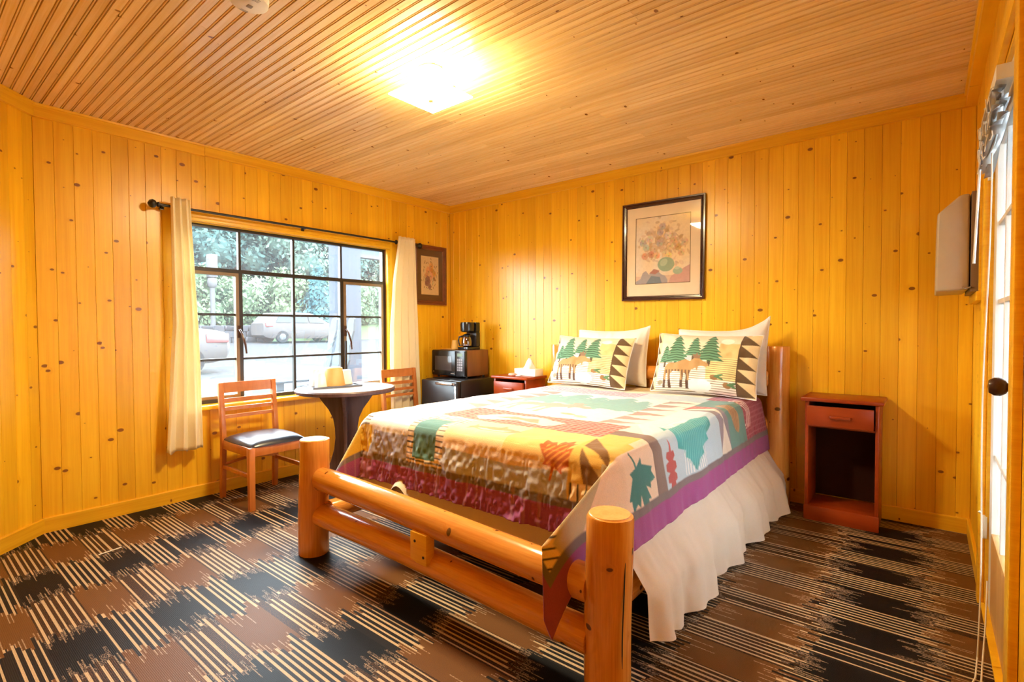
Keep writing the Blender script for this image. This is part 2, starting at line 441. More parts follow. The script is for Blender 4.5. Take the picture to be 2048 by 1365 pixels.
class MB:
    def __init__(self):
        self.v = []
        self.f = []

    def add(self, vs, fs):
        o = len(self.v)
        self.v += [tuple(p) for p in vs]
        self.f += [tuple(i + o for i in f) for f in fs]
        return self

    def box(self, a, b):
        x0, y0, z0 = a
        x1, y1, z1 = b
        return self.add([(x0, y0, z0), (x1, y0, z0), (x1, y1, z0), (x0, y1, z0), (x0, y0, z1), (x1, y0, z1), (x1, y1, z1), (x0, y1, z1)],
                        [(0, 3, 2, 1), (4, 5, 6, 7), (0, 1, 5, 4), (1, 2, 6, 5), (2, 3, 7, 6), (3, 0, 4, 7)])

    def prism(self, poly, axis, a, b):
        """poly of 2-D points in the other two axes (cyclic order), extruded along axis from a to b"""
        n = len(poly)

        def put(p, t):
            return {'x': (t, p[0], p[1]), 'y': (p[0], t, p[1]), 'z': (p[0], p[1], t)}[axis]
        vs = [put(p, a) for p in poly] + [put(p, b) for p in poly]
        fs = [tuple(range(n)), tuple(range(2 * n - 1, n - 1, -1))]
        fs += [(i, n + i, n + (i + 1) % n, (i + 1) % n) for i in range(n)]
        return self.add(vs, fs)

    def cyl(self, p0, p1, r0, r1=None, n=20):
        return self.tube([p0, p1], [r0, r0 if r1 is None else r1], n)

    def tube(self, path, rad, n=12, caps=True):
        path = [Vector(p) for p in path]
        if not isinstance(rad, (list, tuple)):
            rad = [rad] * len(path)
        rings = []
        up = None
        for i, p in enumerate(path):
            d = (path[min(i + 1, len(path) - 1)] - path[max(i - 1, 0)]).normalized()
            if up is None:
                ref = Vector((0, 0, 1)) if abs(d.z) < 0.9 else Vector((1, 0, 0))
                a = d.cross(ref).normalized()
            else:
                a = (up - d * up.dot(d)).normalized()
            up = a
            b = d.cross(a)
            rings.append([p + (a * math.cos(2 * PI * k / n) + b * math.sin(2 * PI * k / n)) * rad[i] for k in range(n)])
        vs = [q for r in rings for q in r]
        fs = []
        for i in range(len(rings) - 1):
            for k in range(n):
                k2 = (k + 1) % n
                fs.append((i * n + k, i * n + k2, (i + 1) * n + k2, (i + 1) * n + k))
        if caps:
            fs.append(tuple(range(n - 1, -1, -1)))
            fs.append(tuple((len(rings) - 1) * n + k for k in range(n)))
        return self.add(vs, fs)

    def lathe(self, prof, c=(0, 0, 0), n=24, axis='z'):
        vs = []
        fs = []
        for r, h in prof:
            for k in range(n):
                x, y = r * math.cos(2 * PI * k / n), r * math.sin(2 * PI * k / n)
                p = {'z': (x, y, h), 'x': (h, x, y), 'y': (y, h, x)}[axis]
                vs.append((c[0] + p[0], c[1] + p[1], c[2] + p[2]))
        m = len(prof)
        for i in range(m - 1):
            for k in range(n):
                k2 = (k + 1) % n
                fs.append((i * n + k, i * n + k2, (i + 1) * n + k2, (i + 1) * n + k))
        if prof[0][0] > 1e-6:
            fs.append(tuple(range(n - 1, -1, -1)))
        if prof[-1][0] > 1e-6:
            fs.append(tuple((m - 1) * n + k for k in range(n)))
        return self.add(vs, fs)

    def grid(self, pts):
        """pts[i][j] -> quads"""
        h, w = len(pts), len(pts[0])
        vs = [p for row in pts for p in row]
        fs = [(i * w + j, i * w + j + 1, (i + 1) * w + j + 1, (i + 1) * w + j) for i in range(h - 1) for j in range(w - 1)]
        return self.add(vs, fs)

    def data(self, name, bevel=0.0, segs=2, smooth=True, angle=40, solid=0.0, recalc=True):
        me = bpy.data.meshes.new(name)
        bm = bmesh.new()
        vs = [bm.verts.new(p) for p in self.v]
        for f in self.f:
            try:
                bm.faces.new([vs[i] for i in f])
            except ValueError:
                pass
        bmesh.ops.remove_doubles(bm, verts=bm.verts, dist=1e-6)
        if recalc:
            bmesh.ops.recalc_face_normals(bm, faces=bm.faces)
        if bevel > 0:
            ed = [e for e in bm.edges if len(e.link_faces) == 2 and e.calc_face_angle(0) > 0.6]
            bmesh.ops.bevel(bm, geom=ed, offset=bevel, segments=segs, profile=0.5, affect='EDGES', clamp_overlap=True)
        bm.to_mesh(me)
        bm.free()
        if smooth:
            me.polygons.foreach_set('use_smooth', [True] * len(me.polygons))
            me.set_sharp_from_angle(angle=math.radians(angle))
        return me

    def build(self, name, mat, parent=None, loc=None, **kw):
        me = self.data(name, **kw)
        return link(name, me, mat, parent, loc)


def link(name, me, mat, parent=None, loc=None):
    o = bpy.data.objects.new(name, me)
    if mat is not None and len(me.materials) == 0:
        me.materials.append(MT[mat] if isinstance(mat, str) else mat)
    C.objects.link(o)
    if parent is not None:
        o.parent = parent
    if loc is not None:
        o.location = loc
    return o


def tag(o, label=None, cat=None, group=None, kind=None):
    if label:
        o['label'] = label
    if cat:
        o['category'] = cat
    if group:
        o['group'] = group
    if kind:
        o['kind'] = kind
    return o


def thing(name, label, cat, loc=(0, 0, 0), rotz=0.0, group=None):
    o = bpy.data.objects.new(name, None)
    o.empty_display_size = 0.05
    C.objects.link(o)
    o.location = loc
    o.rotation_euler = (0, 0, rotz)
    return tag(o, label, cat, group)


def dup(root, loc, rotz=0.0, label=None):
    r = root.copy()
    C.objects.link(r)
    r.location = loc
    r.rotation_euler = (0, 0, rotz)
    if label:
        r['label'] = label
    for ch in list(root.children):
        c = ch.copy()
        C.objects.link(c)
        c.parent = r
        for g in list(ch.children):
            d = g.copy()
            C.objects.link(d)
            d.parent = c
    return r


def struct(o, label=None, cat=None):
    return tag(o, label, cat, kind='structure')


def vnoise(x, y, seed=0):
    """smooth value noise on numpy arrays, range -1..1"""
    r = np.random.default_rng(seed).uniform(-1, 1, (256, 256))
    xi, yi = np.floor(x).astype(int), np.floor(y).astype(int)
    fx, fy = x - xi, y - yi
    fx, fy = fx * fx * (3 - 2 * fx), fy * fy * (3 - 2 * fy)
    g = lambda a, b: r[a & 255, b & 255]
    return (g(xi, yi) * (1 - fx) + g(xi + 1, yi) * fx) * (1 - fy) + (g(xi, yi + 1) * (1 - fx) + g(xi + 1, yi + 1) * fx) * fy


def fast_grid(name, P, col=None, flip=False):
    """P: (h,w,3) array -> mesh with optional point colours"""
    h, w = P.shape[:2]
    me = bpy.data.meshes.new(name)
    me.vertices.add(h * w)
    me.vertices.foreach_set('co', P.reshape(-1).astype(np.float32))
    i, j = np.meshgrid(np.arange(h - 1), np.arange(w - 1), indexing='ij')
    a = (i * w + j).ravel()
    q = np.stack([a, a + 1, a + w + 1, a + w], 1)
    if flip:
        q = q[:, ::-1]
    nf = len(q)
    me.loops.add(nf * 4)
    me.polygons.add(nf)
    me.loops.foreach_set('vertex_index', q.ravel().astype(np.int32))
    me.polygons.foreach_set('loop_start', (np.arange(nf) * 4).astype(np.int32))
    me.polygons.foreach_set('use_smooth', np.ones(nf, dtype=bool))
    me.update(calc_edges=True)
    if col is not None:
        at = me.color_attributes.new('Col', 'FLOAT_COLOR', 'POINT')
        rgba = np.ones((h * w, 4), np.float32)
        rgba[:, :3] = col.reshape(-1, 3)
        at.data.foreach_set('color', rgba.ravel())
    return me


class Paint:
    """vector painting into a colour grid with coordinate arrays A (across) and B (along)"""

    def __init__(self, A, B, base):
        self.A, self.B = A, B
        self.c = np.empty(A.shape + (3,))
        self.c[:] = base

    def mask(self, m, col, a=1.0):
        k = (m * a)[..., None] if m.dtype != bool else np.where(m, a, 0.0)[..., None]
        self.c = self.c * (1 - k) + np.array(col) * k

    def rect(self, a0, a1, b0, b1, col, al=1.0):
        self.mask((self.A >= a0) & (self.A < a1) & (self.B >= b0) & (self.B < b1), col, al)

    def ell(self, a, b, ra, rb, col, rot=0.0, al=1.0):
        x, y = self.A - a, self.B - b
        cs, sn = math.cos(rot), math.sin(rot)
        self.mask(((x * cs + y * sn) / ra) ** 2 + ((-x * sn + y * cs) / rb) ** 2 < 1, col, al)

    def inside(self, pts):
        ins = np.zeros(self.A.shape, bool)
        n = len(pts)
        for i in range(n):
            x0, y0 = pts[i]
            x1, y1 = pts[(i + 1) % n]
            if y0 == y1:
                continue
            c = (self.B > min(y0, y1)) & (self.B <= max(y0, y1))
            xi = x0 + (self.B - y0) * (x1 - x0) / (y1 - y0)
            ins ^= c & (self.A < xi)
        return ins

    def poly(self, pts, col, al=1.0):
        self.mask(self.inside(pts), col, al)

    def plaid(self, m, base, line, pa=0.03, pb=0.03, w=0.3):
        self.mask(m, base)
        g = ((self.A / pa) % 1 < w) | ((self.B / pb) % 1 < w)
        self.mask(m & g, line, 0.55)


def xf(pts, c, s, rot=0.0):
    cs, sn = math.cos(rot), math.sin(rot)
    return [(c[0] + s * (x * cs - y * sn), c[1] + s * (x * sn + y * cs)) for x, y in pts]


_half = [(0, 1.0), (0.12, 0.77), (0.25, 0.84), (0.18, 0.45), (0.37, 0.65), (0.43, 0.53), (0.70, 0.58), (0.61, 0.33), (0.72, 0.27), (0.29, -0.06), (0.34, -0.20), (0.04, -0.15), (0.03, -0.52)]
MAPLE = _half + [(-x, y) for x, y in reversed(_half)]
_oh = [(0, 1.0), (0.12, 0.88), (0.26, 0.84), (0.18, 0.66), (0.40, 0.62), (0.38, 0.46), (0.18, 0.36), (0.42, 0.28), (0.38, 0.08), (0.16, 0.02), (0.34, -0.10),
       (0.26, -0.26), (0.08, -0.26), (0.03, -0.62)]
OAK = _oh + [(-x, y) for x, y in reversed(_oh)]


def pine_pts(n=6):
    l = []
    for i in range(n):
        y0 = 1 - i / n * 0.95
        w = 0.12 + 0.42 * (i + 1) / n
        l.append((0.05 + 0.30 * i / n, y0))
        l.append((w, y0 - 0.95 / n))
    pts = [(0, 1.05)] + l + [(0.06, 0.05), (0.06, -0.08)]
    return pts + [(-x, y) for x, y in reversed(pts[1:])]


PINE = pine_pts()
MOOSE = [(-0.50, 0.12), (-0.42, 0.22), (-0.20, 0.24), (0.02, 0.34), (0.16, 0.30), (0.26, 0.36), (0.20, 0.50), (0.28, 0.48), (0.32, 0.54), (0.36, 0.46), (0.42, 0.50),
         (0.40, 0.38), (0.44, 0.34), (0.60, 0.26), (0.64, 0.20), (0.58, 0.15), (0.46, 0.18), (0.38, 0.16), (0.36, 0.04), (0.32, 0.12), (0.22, 0.06), (0.18, -0.05), (0.17, -0.42), (0.10, -0.42),
         (0.10, -0.08), (0.04, -0.02), (0.02, -0.40), (-0.05, -0.40), (-0.04, -0.02), (-0.26, 0.0), (-0.32, -0.08), (-0.27, -0.42), (-0.34, -0.42), (-0.40, -0.06), (-0.44, -0.06), (-0.42, -0.42),
         (-0.49, -0.42), (-0.50, -0.05)]

# ------------------------------------------------------------------ room shell
W, H, LW = 4.115, 2.44, 3.241         # room width, ceiling height, length of the window wall
YB = -4.62                            # rear wall behind the camera
PW = 0.0889                           # plank pitch
PT = 0.016
XA = LW + YB                          # angled wall leaves (0,-LW) at 45 degrees
AX = -YB - LW                         # reaches y=YB at x=AX
_pcache = {}


def plank_data(L, w, bead=False, key=None):
    k = (round(L, 4), round(w, 4), bead)
    if k in _pcache:
        return _pcache[k]
    g = 0.0004
    ch = 0.0014
    if bead:
        prof = [(g, -PT), (g, -0.008), (0.0028, -0.008), (0.0036, -0.0012), (0.0060, 0.0), (0.0084, -0.0012), (0.0092, -0.008), (0.0118, -0.008), (0.0128, 0.0)]
        c = w / 2
        prof += [(c - 0.0005, 0.0), (c + 0.0003, -0.008), (c + 0.0028, -0.008), (c + 0.0036, -0.0012), (c + 0.0060, 0.0), (c + 0.0084, -0.0012), (c + 0.0092, -0.008), (c + 0.0118, -0.008), (c + 0.0128, 0.0)]
        prof += [(w - g - 0.001, 0.0), (w - g, -0.004), (w - g, -PT)]
    else:
        prof = [(g, -PT), (g, -ch), (g + ch, 0.0), (w - g - ch, 0.0), (w - g, -ch), (w - g, -PT)]
    mb = MB()
    n = len(prof)
    vs = [(0.0, y, z) for y, z in prof] + [(L, y, z) for y, z in prof]
    fs = [(i, i + 1, n + i + 1, n + i) for i in range(n - 1)]
    if not bead:
        fs += [tuple(range(n - 1, -1, -1)), tuple(range(n, 2 * n))]
    else:
        fs += [tuple(range(n - 1, -1, -1)), tuple(range(n, 2 * n))]
    mb.add(vs, fs)
    me = mb.data('plank', smooth=False)
    _pcache[k] = me
    return me


def place(me, name, mat, parent, o, xd, zd):
    """object whose local X runs along xd and whose face looks along zd"""
    xd, zd = Vector(xd), Vector(zd)
    yd = zd.cross(xd)
    ob = link(name, me, mat, parent)
    m = Matrix.Identity(4)
    for i in range(3):
        m[i][0], m[i][1], m[i][2], m[i][3] = xd[i], yd[i], zd[i], o[i]
    ob.matrix_local = m
    return ob


def plank_wall(parent, start, along, normal, length, z0, z1, holes, first=None):
    """vertical planks; holes: list of (s0,s1,za,zb) in run coordinates"""
    start, along, normal = Vector(start), Vector(along), Vector(normal)
    ydir = normal.cross(Vector((0, 0, 1)))
    fwd = ydir.dot(along) > 0
    edges = [0.0]
    s = first if first else PW
    while s < length - 0.012:
        edges.append(s)
        s += PW
    edges.append(length)
    for a, b in zip(edges[:-1], edges[1:]):
        cuts = [(a, b, z0, z1)]
        for (h0, h1, za, zb) in holes:
            new = []
            for (p, q, u, v) in cuts:
                if q <= h0 + 0.022 or p >= h1 - 0.022:
                    new.append((p, q, u, v))
                    continue
                if p < h0 - 0.022:
                    new.append((p, h0, u, v))
                    pp = h0
                else:
                    pp = p
                if q > h1 + 0.022:
                    new.append((h1, q, u, v))
                    qq = h1
                else:
                    qq = q
                if za > u + 0.01:
                    new.append((pp, qq, u, za))
                if zb < v - 0.01:
                    new.append((pp, qq, zb, v))
            cuts = new
        for (p, q, u, v) in cuts:
            if q - p < 0.006:
                continue
            me = plank_data(v - u, q - p)
            o = start + along * (p if fwd else q)
            place(me, 'plank', 'pine_wall', parent, (o.x, o.y, u), (0, 0, 1), normal)


# floor
flo = MB().box((-0.12, YB - 0.12, -0.10), (W + 0.12, 0.12, 0.0)).build('floor', 'carpet', smooth=False)
struct(flo, 'carpet with dark blue and brown blocks and cream stripes', 'floor')

# ceiling slab and beadboards
cei = MB().box((-0.12, YB - 0.12, H + PT), (W + 0.12, 0.12, H + 0.14)).build('ceiling', 'backing', smooth=False)
struct(cei, 'ceiling of knotty pine beadboards', 'ceiling')
y = -0.0
row = 0
while y > YB:
    w = PW
    x0 = 0.0
    if y - w < -LW:
        x0 = max(0.0, -(y - w) - LW - 0.0) - 0.09
        x0 = max(0.0, x0)
    joints = []
    if row % 3 != 1:
        joints = [x0 + (W - x0) * random.uniform(0.35, 0.8)]
    ends = [x0] + joints + [W]
    for a, b in zip(ends[:-1], ends[1:]):
        place(plank_data(b - a - 0.001, w, True), 'board', 'pine_ceiling', cei, (a, y, H), (1, 0, 0), (0, 0, -1))
    y -= w
    row += 1

# walls: backing slabs with planks in front of them
WIN = (-2.535, -0.815, 0.635, 1.905)      # window opening y0,y1,z0,z1
wl = MB()
bx = -PT
wl.box((bx - 0.09, -LW - 0.06, 0), (bx, WIN[0], H + PT)).box((bx - 0.09, WIN[1], 0), (bx, 0.10, H + PT))
wl.box((bx - 0.09, WIN[0], 0), (bx, WIN[1], WIN[2])).box((bx - 0.09, WIN[0], WIN[3]), (bx, WIN[1], H + PT))
wall_left = struct(wl.build('wall_left', 'backing', smooth=False), 'knotty pine plank wall with the window', 'wall')
plank_wall(wall_left, (0, -LW, 0), (0, 1, 0), (1, 0, 0), LW, 0.0, H, [(WIN[0] + LW, WIN[1] + LW, WIN[2], WIN[3])])

wall_back = struct(MB().box((-0.10, PT, 0), (W + 0.10, PT + 0.09, H + PT)).build('wall_back', 'backing', smooth=False),
                   'knotty pine plank wall behind the bed', 'wall')
plank_wall(wall_back, (0, 0, 0), (1, 0, 0), (0, -1, 0), W, 0.0, H, [], first=0.052)

DOOR = (-1.87, -0.94, 2.05)               # door opening y0,y1,top
wr = MB()
bx = W + PT
wr.box((bx, DOOR[1], 0), (bx + 0.09, 0.10, H + PT)).box((bx, YB - 0.1, 0), (bx + 0.09, DOOR[0], H + PT)).box((bx, DOOR[0], DOOR[2]), (bx + 0.09, DOOR[1], H + PT))
wall_right = struct(wr.build('wall_right', 'backing', smooth=False), 'knotty pine plank wall with the glazed door', 'wall')
plank_wall(wall_right, (W, YB, 0), (0, 1, 0), (-1, 0, 0), -YB, 0.0, H, [(DOOR[0] - YB, DOOR[1] - YB, 0.0, DOOR[2])])

s2 = math.sqrt(0.5)
alen = AX / s2
wc = MB()
o0 = Vector((0, -LW, 0))
d = Vector((s2, -s2, 0))
nn = Vector((s2, s2, 0))
ps = [o0 - nn * PT - d * 0.05, o0 - nn * PT + d * (alen + 0.05), o0 - nn * (PT + 0.09) + d * (alen + 0.05), o0 - nn * (PT + 0.09) - d * 0.05]
wc.prism([(p.x, p.y) for p in ps], 'z', 0, H + PT)
wall_corner = struct(wc.build('wall_corner', 'backing', smooth=False), 'angled knotty pine plank wall at the left edge', 'wall')
plank_wall(wall_corner, o0, d, nn, alen, 0.0, H, [], first=0.07)

wall_front = struct(MB().box((AX - 0.05, YB - PT - 0.09, 0), (W + 0.10, YB - PT, H + PT)).build('wall_front', 'backing', smooth=False),
                    'knotty pine plank wall behind the viewpoint', 'wall')
plank_wall(wall_front, (W, YB, 0), (-1, 0, 0), (0, 1, 0), W - AX, 0.0, H, [])

# baseboards and crown trims (flat boards with a thin top bead)


def trim_board(name, a, b, n, z0, z1, th, label, beadtop=False):
    a, b, n = Vector(a), Vector(b), Vector(n)
    mb = MB()
    L = (b - a).length
    dr = (b - a).normalized()
    # profile in (depth, z)
    if beadtop:
        pr = [(0, z0), (th, z0 + 0.002), (th, z1 - 0.016), (th + 0.008, z1 - 0.012), (th + 0.010, z1 - 0.001), (0, z1 - 0.001)]
    else:
        pr = [(0, z0), (th, z0), (th, z1 - 0.004), (th - 0.004, z1), (0, z1)]
    m = len(pr)
    # local X along the run so that the grain follows it
    vs = []
    for t in (0.0, L):
        vs += [(t, dd, z) for dd, z in pr]
    fs = [tuple(range(m)), tuple(range(2 * m - 1, m - 1, -1))] + [(i, m + i, m + (i + 1) % m, (i + 1) % m) for i in range(m)]
    mb.add(vs, fs)
    ob = mb.build(name, 'pine_trim', smooth=False)
    mm = Matrix.Identity(4)
    for i in range(3):
        mm[i][0], mm[i][1], mm[i][2], mm[i][3] = dr[i], n[i], (0, 0, 1)[i], a[i]
    ob.matrix_world = mm
    return struct(ob, label, 'trim')


trim_board('baseboard_left', (0, -LW, 0), (0, 0, 0), (1, 0, 0), 0, 0.085, 0.014, 'pine baseboard along the window wall')
trim_board('baseboard_back', (0, 0, 0), (W, 0, 0), (0, -1, 0), 0, 0.085, 0.014, 'pine baseboard along the wall behind the bed')
trim_board('baseboard_right', (W, 0, 0), (W, DOOR[1] + 0.08, 0), (-1, 0, 0), 0, 0.085, 0.014, 'pine baseboard right of the nightstand beside the door')
trim_board('baseboard_corner', o0, o0 + d * alen, nn, 0, 0.085, 0.014, 'pine baseboard along the angled wall')
trim_board('trim_1', (0, -LW, 0), (0, -2.36, 0), (1, 0, 0), H - 0.078, H, 0.016, 'pine crown board above the left curtain', True)
trim_board('trim_2', (0, -2.36, 0), (0, 0, 0), (1, 0, 0), H - 0.074, H, 0.019, 'pine crown board above the window', True)
trim_board('trim_3', (0, 0, 0), (W, 0, 0), (0, -1, 0), H - 0.075, H, 0.018, 'pine crown board above the bed wall', True)
trim_board('trim_4', (W, 0, 0), (W, YB, 0), (-1, 0, 0), H - 0.075, H, 0.045, 'pine crown moulding above the door wall', True)
trim_board('trim_5', o0, o0 + d * alen, nn, H - 0.078, H, 0.016, 'pine crown board above the angled wall', True)

# ------------------------------------------------------------------ window
win = tag(bpy.data.objects.new('window_1', None), 'dark steel casement window looking onto the car park', 'window', kind='structure')
C.objects.link(win)
YS = [-2.525, -2.115, -1.70, -1.27, -0.825]
ZS = [0.648, 0.945, 1.27, 1.588, 1.897]
WX = -0.055
b = MB()
t = 0.016
b.box((WX - 0.02, YS[0] - t, ZS[0] - t), (WX + 0.02, YS[0] + t, ZS[4] + t)).box((WX - 0.02, YS[4] - t, ZS[0] - t), (WX + 0.02, YS[4] + t, ZS[4] + t))
b.box((WX - 0.02, YS[0] + t, ZS[0] - t), (WX + 0.02, YS[4] - t, ZS[0] + t)).box((WX - 0.02, YS[0] + t, ZS[4] - t), (WX + 0.02, YS[4] - t, ZS[4] + t))
b.build('frame', 'bronze', win, smooth=False)
MB().box((WX - 0.018, YS[0] + t, ZS[3] - 0.014), (WX + 0.018, YS[4] - t, ZS[3] + 0.014)).build('transom', 'bronze', win, smooth=False)
for k in (1, 3):
    MB().box((WX - 0.018, YS[k] - 0.015, ZS[0] + t), (WX + 0.018, YS[k] + 0.015, ZS[3] - 0.014)).build('mullion', 'bronze', win, smooth=False)
    MB().box((WX - 0.014, YS[k] - 0.009, ZS[3] + 0.014), (WX + 0.014, YS[k] + 0.009, ZS[4] - t)).build('muntin', 'bronze', win, smooth=False)
MB().box((WX - 0.014, YS[2] - 0.009, ZS[0] + t), (WX + 0.014, YS[2] + 0.009, ZS[3] - 0.014)).build('muntin', 'bronze', win, smooth=False)
MB().box((WX - 0.014, YS[2] - 0.009, ZS[3] + 0.014), (WX + 0.014, YS[2] + 0.009, ZS[4] - t)).build('muntin', 'bronze', win, smooth=False)
for r in (1, 2):
    for c in (1, 2):
        MB().box((WX - 0.012, YS[c] + 0.012, ZS[r] - 0.008), (WX + 0.012, YS[c + 1] - 0.012, ZS[r] + 0.008)).build('muntin', 'bronze', win, smooth=False)
for c, (ya, yb) in ((0, (YS[0] + t, YS[1] - 0.015)), (3, (YS[3] + 0.015, YS[4] - t))):
    za, zb = ZS[0] + t, ZS[3] - 0.014
    s = MB()
    q = 0.022
    s.box((WX - 0.01, ya, za), (WX + 0.028, ya + q, zb)).box((WX - 0.01, yb - q, za), (WX + 0.028, yb, zb))
    s.box((WX - 0.01, ya + q, za), (WX + 0.028, yb - q, za + q)).box((WX - 0.01, ya + q, zb - q), (WX + 0.028, yb - q, zb))
    sash = s.build('casement_sash', 'bronze_light', win, smooth=False)
    for r in (1, 2):
        MB().box((WX - 0.008, ya + q, ZS[r] - 0.008), (WX + 0.016, yb - q, ZS[r] + 0.008)).build('muntin', 'bronze', sash, smooth=False)
    hy = (yb - 0.006) if c == 0 else (ya + 0.008)
    h = MB()
    h.box((WX + 0.028, hy - 0.010, 1.10), (WX + 0.040, hy + 0.010, 1.19))
    h.tube([(WX + 0.045, hy, 1.16), (WX + 0.075, hy + 0.004, 1.13), (WX + 0.085, hy + 0.022, 1.05), (WX + 0.083, hy + 0.030, 0.985)], [0.008, 0.009, 0.008, 0.006], 8)
    h.build('window_handle', 'knob', sash)
    if c == 3:
        MB().box((WX + 0.028, hy - 0.009, 0.70), (WX + 0.042, hy + 0.009, 1.06)).build('latch_bar', 'bronze', sash, bevel=0.002)
for r in range(4):
    for c in range(4):
        MB().box((WX - 0.003, YS[c] + 0.004, ZS[r] + 0.004), (WX + 0.001, YS[c + 1] - 0.004, ZS[r + 1] - 0.004)).build('pane', 'glass', win, smooth=False)
# wooden surround: head casing, sill, reveals
cs = [(1.905, 1.930, 0.030), (1.930, 1.962, 0.022), (1.962, 1.985, 0.034)]
for k, (za, zb, dp) in enumerate(cs):
    MB().box((0.0006, WIN[0] - 0.03, za), (dp, WIN[1] + 0.02, zb)).build('head_casing', 'pine_trim', win, bevel=0.003)
MB().box((0.0006, WIN[1], WIN[2]), (0.012, WIN[1] + 0.028, 1.904)).build('side_casing', 'pine_trim', win, bevel=0.003)
MB().box((0.0006, WIN[0] - 0.028, WIN[2]), (0.012, WIN[0], 1.904)).build('side_casing', 'pine_trim', win, bevel=0.003)
MB().box((0.0006, WIN[0] - 0.04, 0.603), (0.055, WIN[1] + 0.04, 0.633)).build('window_sill', 'pine_trim', win, bevel=0.004)
MB().box((-0.034, WIN[0], 0.6352), (0.0, WIN[1], 0.6365)).build('sill_lining', 'pine_trim', win, smooth=False)
MB().box((-0.034, WIN[0], 1.9015), (0.0, WIN[1], 1.9045)).build('head_lining', 'pine_trim', win, smooth=False)

# ------------------------------------------------------------------ glazed door in the right wall
dr = tag(bpy.data.objects.new('door_1', None), 'white fifteen-pane glazed door with a brown knob', 'door', kind='structure')
C.objects.link(dr)
DX0, DX1 = W + 0.010, W + 0.050
dy0, dy1 = DOOR[0] + 0.02, DOOR[1] - 0.02
gy0, gy1, gz0, gz1 = dy0 + 0.105, dy1 - 0.085, 0.335, 1.865
MB().box((DX0, dy0, 0.01), (DX1, gy0, 2.03)).build('stile', 'door_wood', dr, bevel=0.003)
MB().box((DX0, gy1, 0.01), (DX1, dy1, 2.03)).build('stile', 'door_white', dr, bevel=0.003)
MB().box((DX0, gy0, 0.01), (DX1, gy1, gz0)).build('rail', 'door_wood', dr, bevel=0.003)
MB().box((DX0, gy0, gz1), (DX1, gy1, 2.03)).build('rail', 'door_white', dr, bevel=0.003)
cw, rh = (gy1 - gy0) / 3, (gz1 - gz0) / 5
for k in (1, 2):
    MB().box((DX0 + 0.006, gy0 + k * cw - 0.009, gz0), (DX1 - 0.006, gy0 + k * cw + 0.009, gz1)).build('muntin', 'door_white', dr, bevel=0.003)
for r in range(1, 5):
    for k in range(3):
        MB().box((DX0 + 0.006, gy0 + k * cw + 0.009, gz0 + r * rh - 0.009), (DX1 - 0.006, gy0 + (k + 1) * cw - 0.009, gz0 + r * rh + 0.009)).build('muntin', 'door_white', dr, bevel=0.003)
for r in range(5):
    for k in range(3):
        MB().box((DX0 + 0.017, gy0 + k * cw + 0.003, gz0 + r * rh + 0.003), (DX0 + 0.022, gy0 + (k + 1) * cw - 0.003, gz0 + (r + 1) * rh - 0.003)).build('pane', 'glass', dr, smooth=False)
for z in (0.33, 1.80):
    h = MB()
    h.box((W - 0.003, dy1 - 0.002, z - 0.045), (W + 0.004, dy1 + 0.030, z + 0.045))
    h.cyl((W - 0.006, dy1 + 0.010, z - 0.048), (W - 0.006, dy1 + 0.010, z + 0.048), 0.006, n=10)
    h.build('hinge', 'door_white', dr, bevel=0.001)
kb = MB().lathe([(0.0, -0.064), (0.018, -0.062), (0.026, -0.050), (0.027, -0.038), (0.020, -0.026), (0.010, -0.020), (0.009, 0.0), (0.024, 0.0), (0.024, 0.004)],
                (DX0 - 0.004, dy0 + 0.055, 0.985), 20, 'x')
kb.build('door_knob', 'knob', dr)
MB().lathe([(0.0, -0.022), (0.006, -0.020), (0.006, -0.004), (0.016, -0.003), (0.016, 0.004)], (DX0 - 0.004, dy0 + 0.050, 0.915), 14, 'x').build('deadbolt', 'chrome', dr)
for (ya, yb, nm) in ((DOOR[1], DOOR[1] + 0.075, 'side_casing'), (DOOR[0] - 0.085, DOOR[0], 'side_casing')):
    MB().box((W - 0.022, ya, 0.0), (W - 0.0006, yb, 2.05 + 0.075)).build(nm, 'pine_trim', dr, bevel=0.004)
MB().box((W - 0.022, DOOR[0], 2.05), (W - 0.0006, DOOR[1], 2.05 + 0.075)).build('head_casing', 'pine_trim', dr, bevel=0.004)
for (ya, yb) in ((DOOR[1] - 0.018, DOOR[1] - 0.0005), (DOOR[0] + 0.0005, DOOR[0] + 0.018)):
    MB().box((W - 0.001, ya, 0.011), (W + 0.105, yb, 2.049)).build('jamb', 'pine_trim', dr, smooth=False)
MB().box((W - 0.001, DOOR[0] + 0.018, 2.032), (W + 0.105, DOOR[1] - 0.018, 2.0495)).build('jamb', 'pine_trim', dr, smooth=False)
MB().box((W - 0.012, DOOR[0] + 0.001, 0.0), (W + 0.06, DOOR[1] - 0.001, 0.010)).build('threshold', 'pine_trim', dr, bevel=0.002)

# ------------------------------------------------------------------ log bed
BX0, BX1 = 1.452, 3.165          # post centres across
YF, YH = -2.40, -0.115           # foot and head post centres


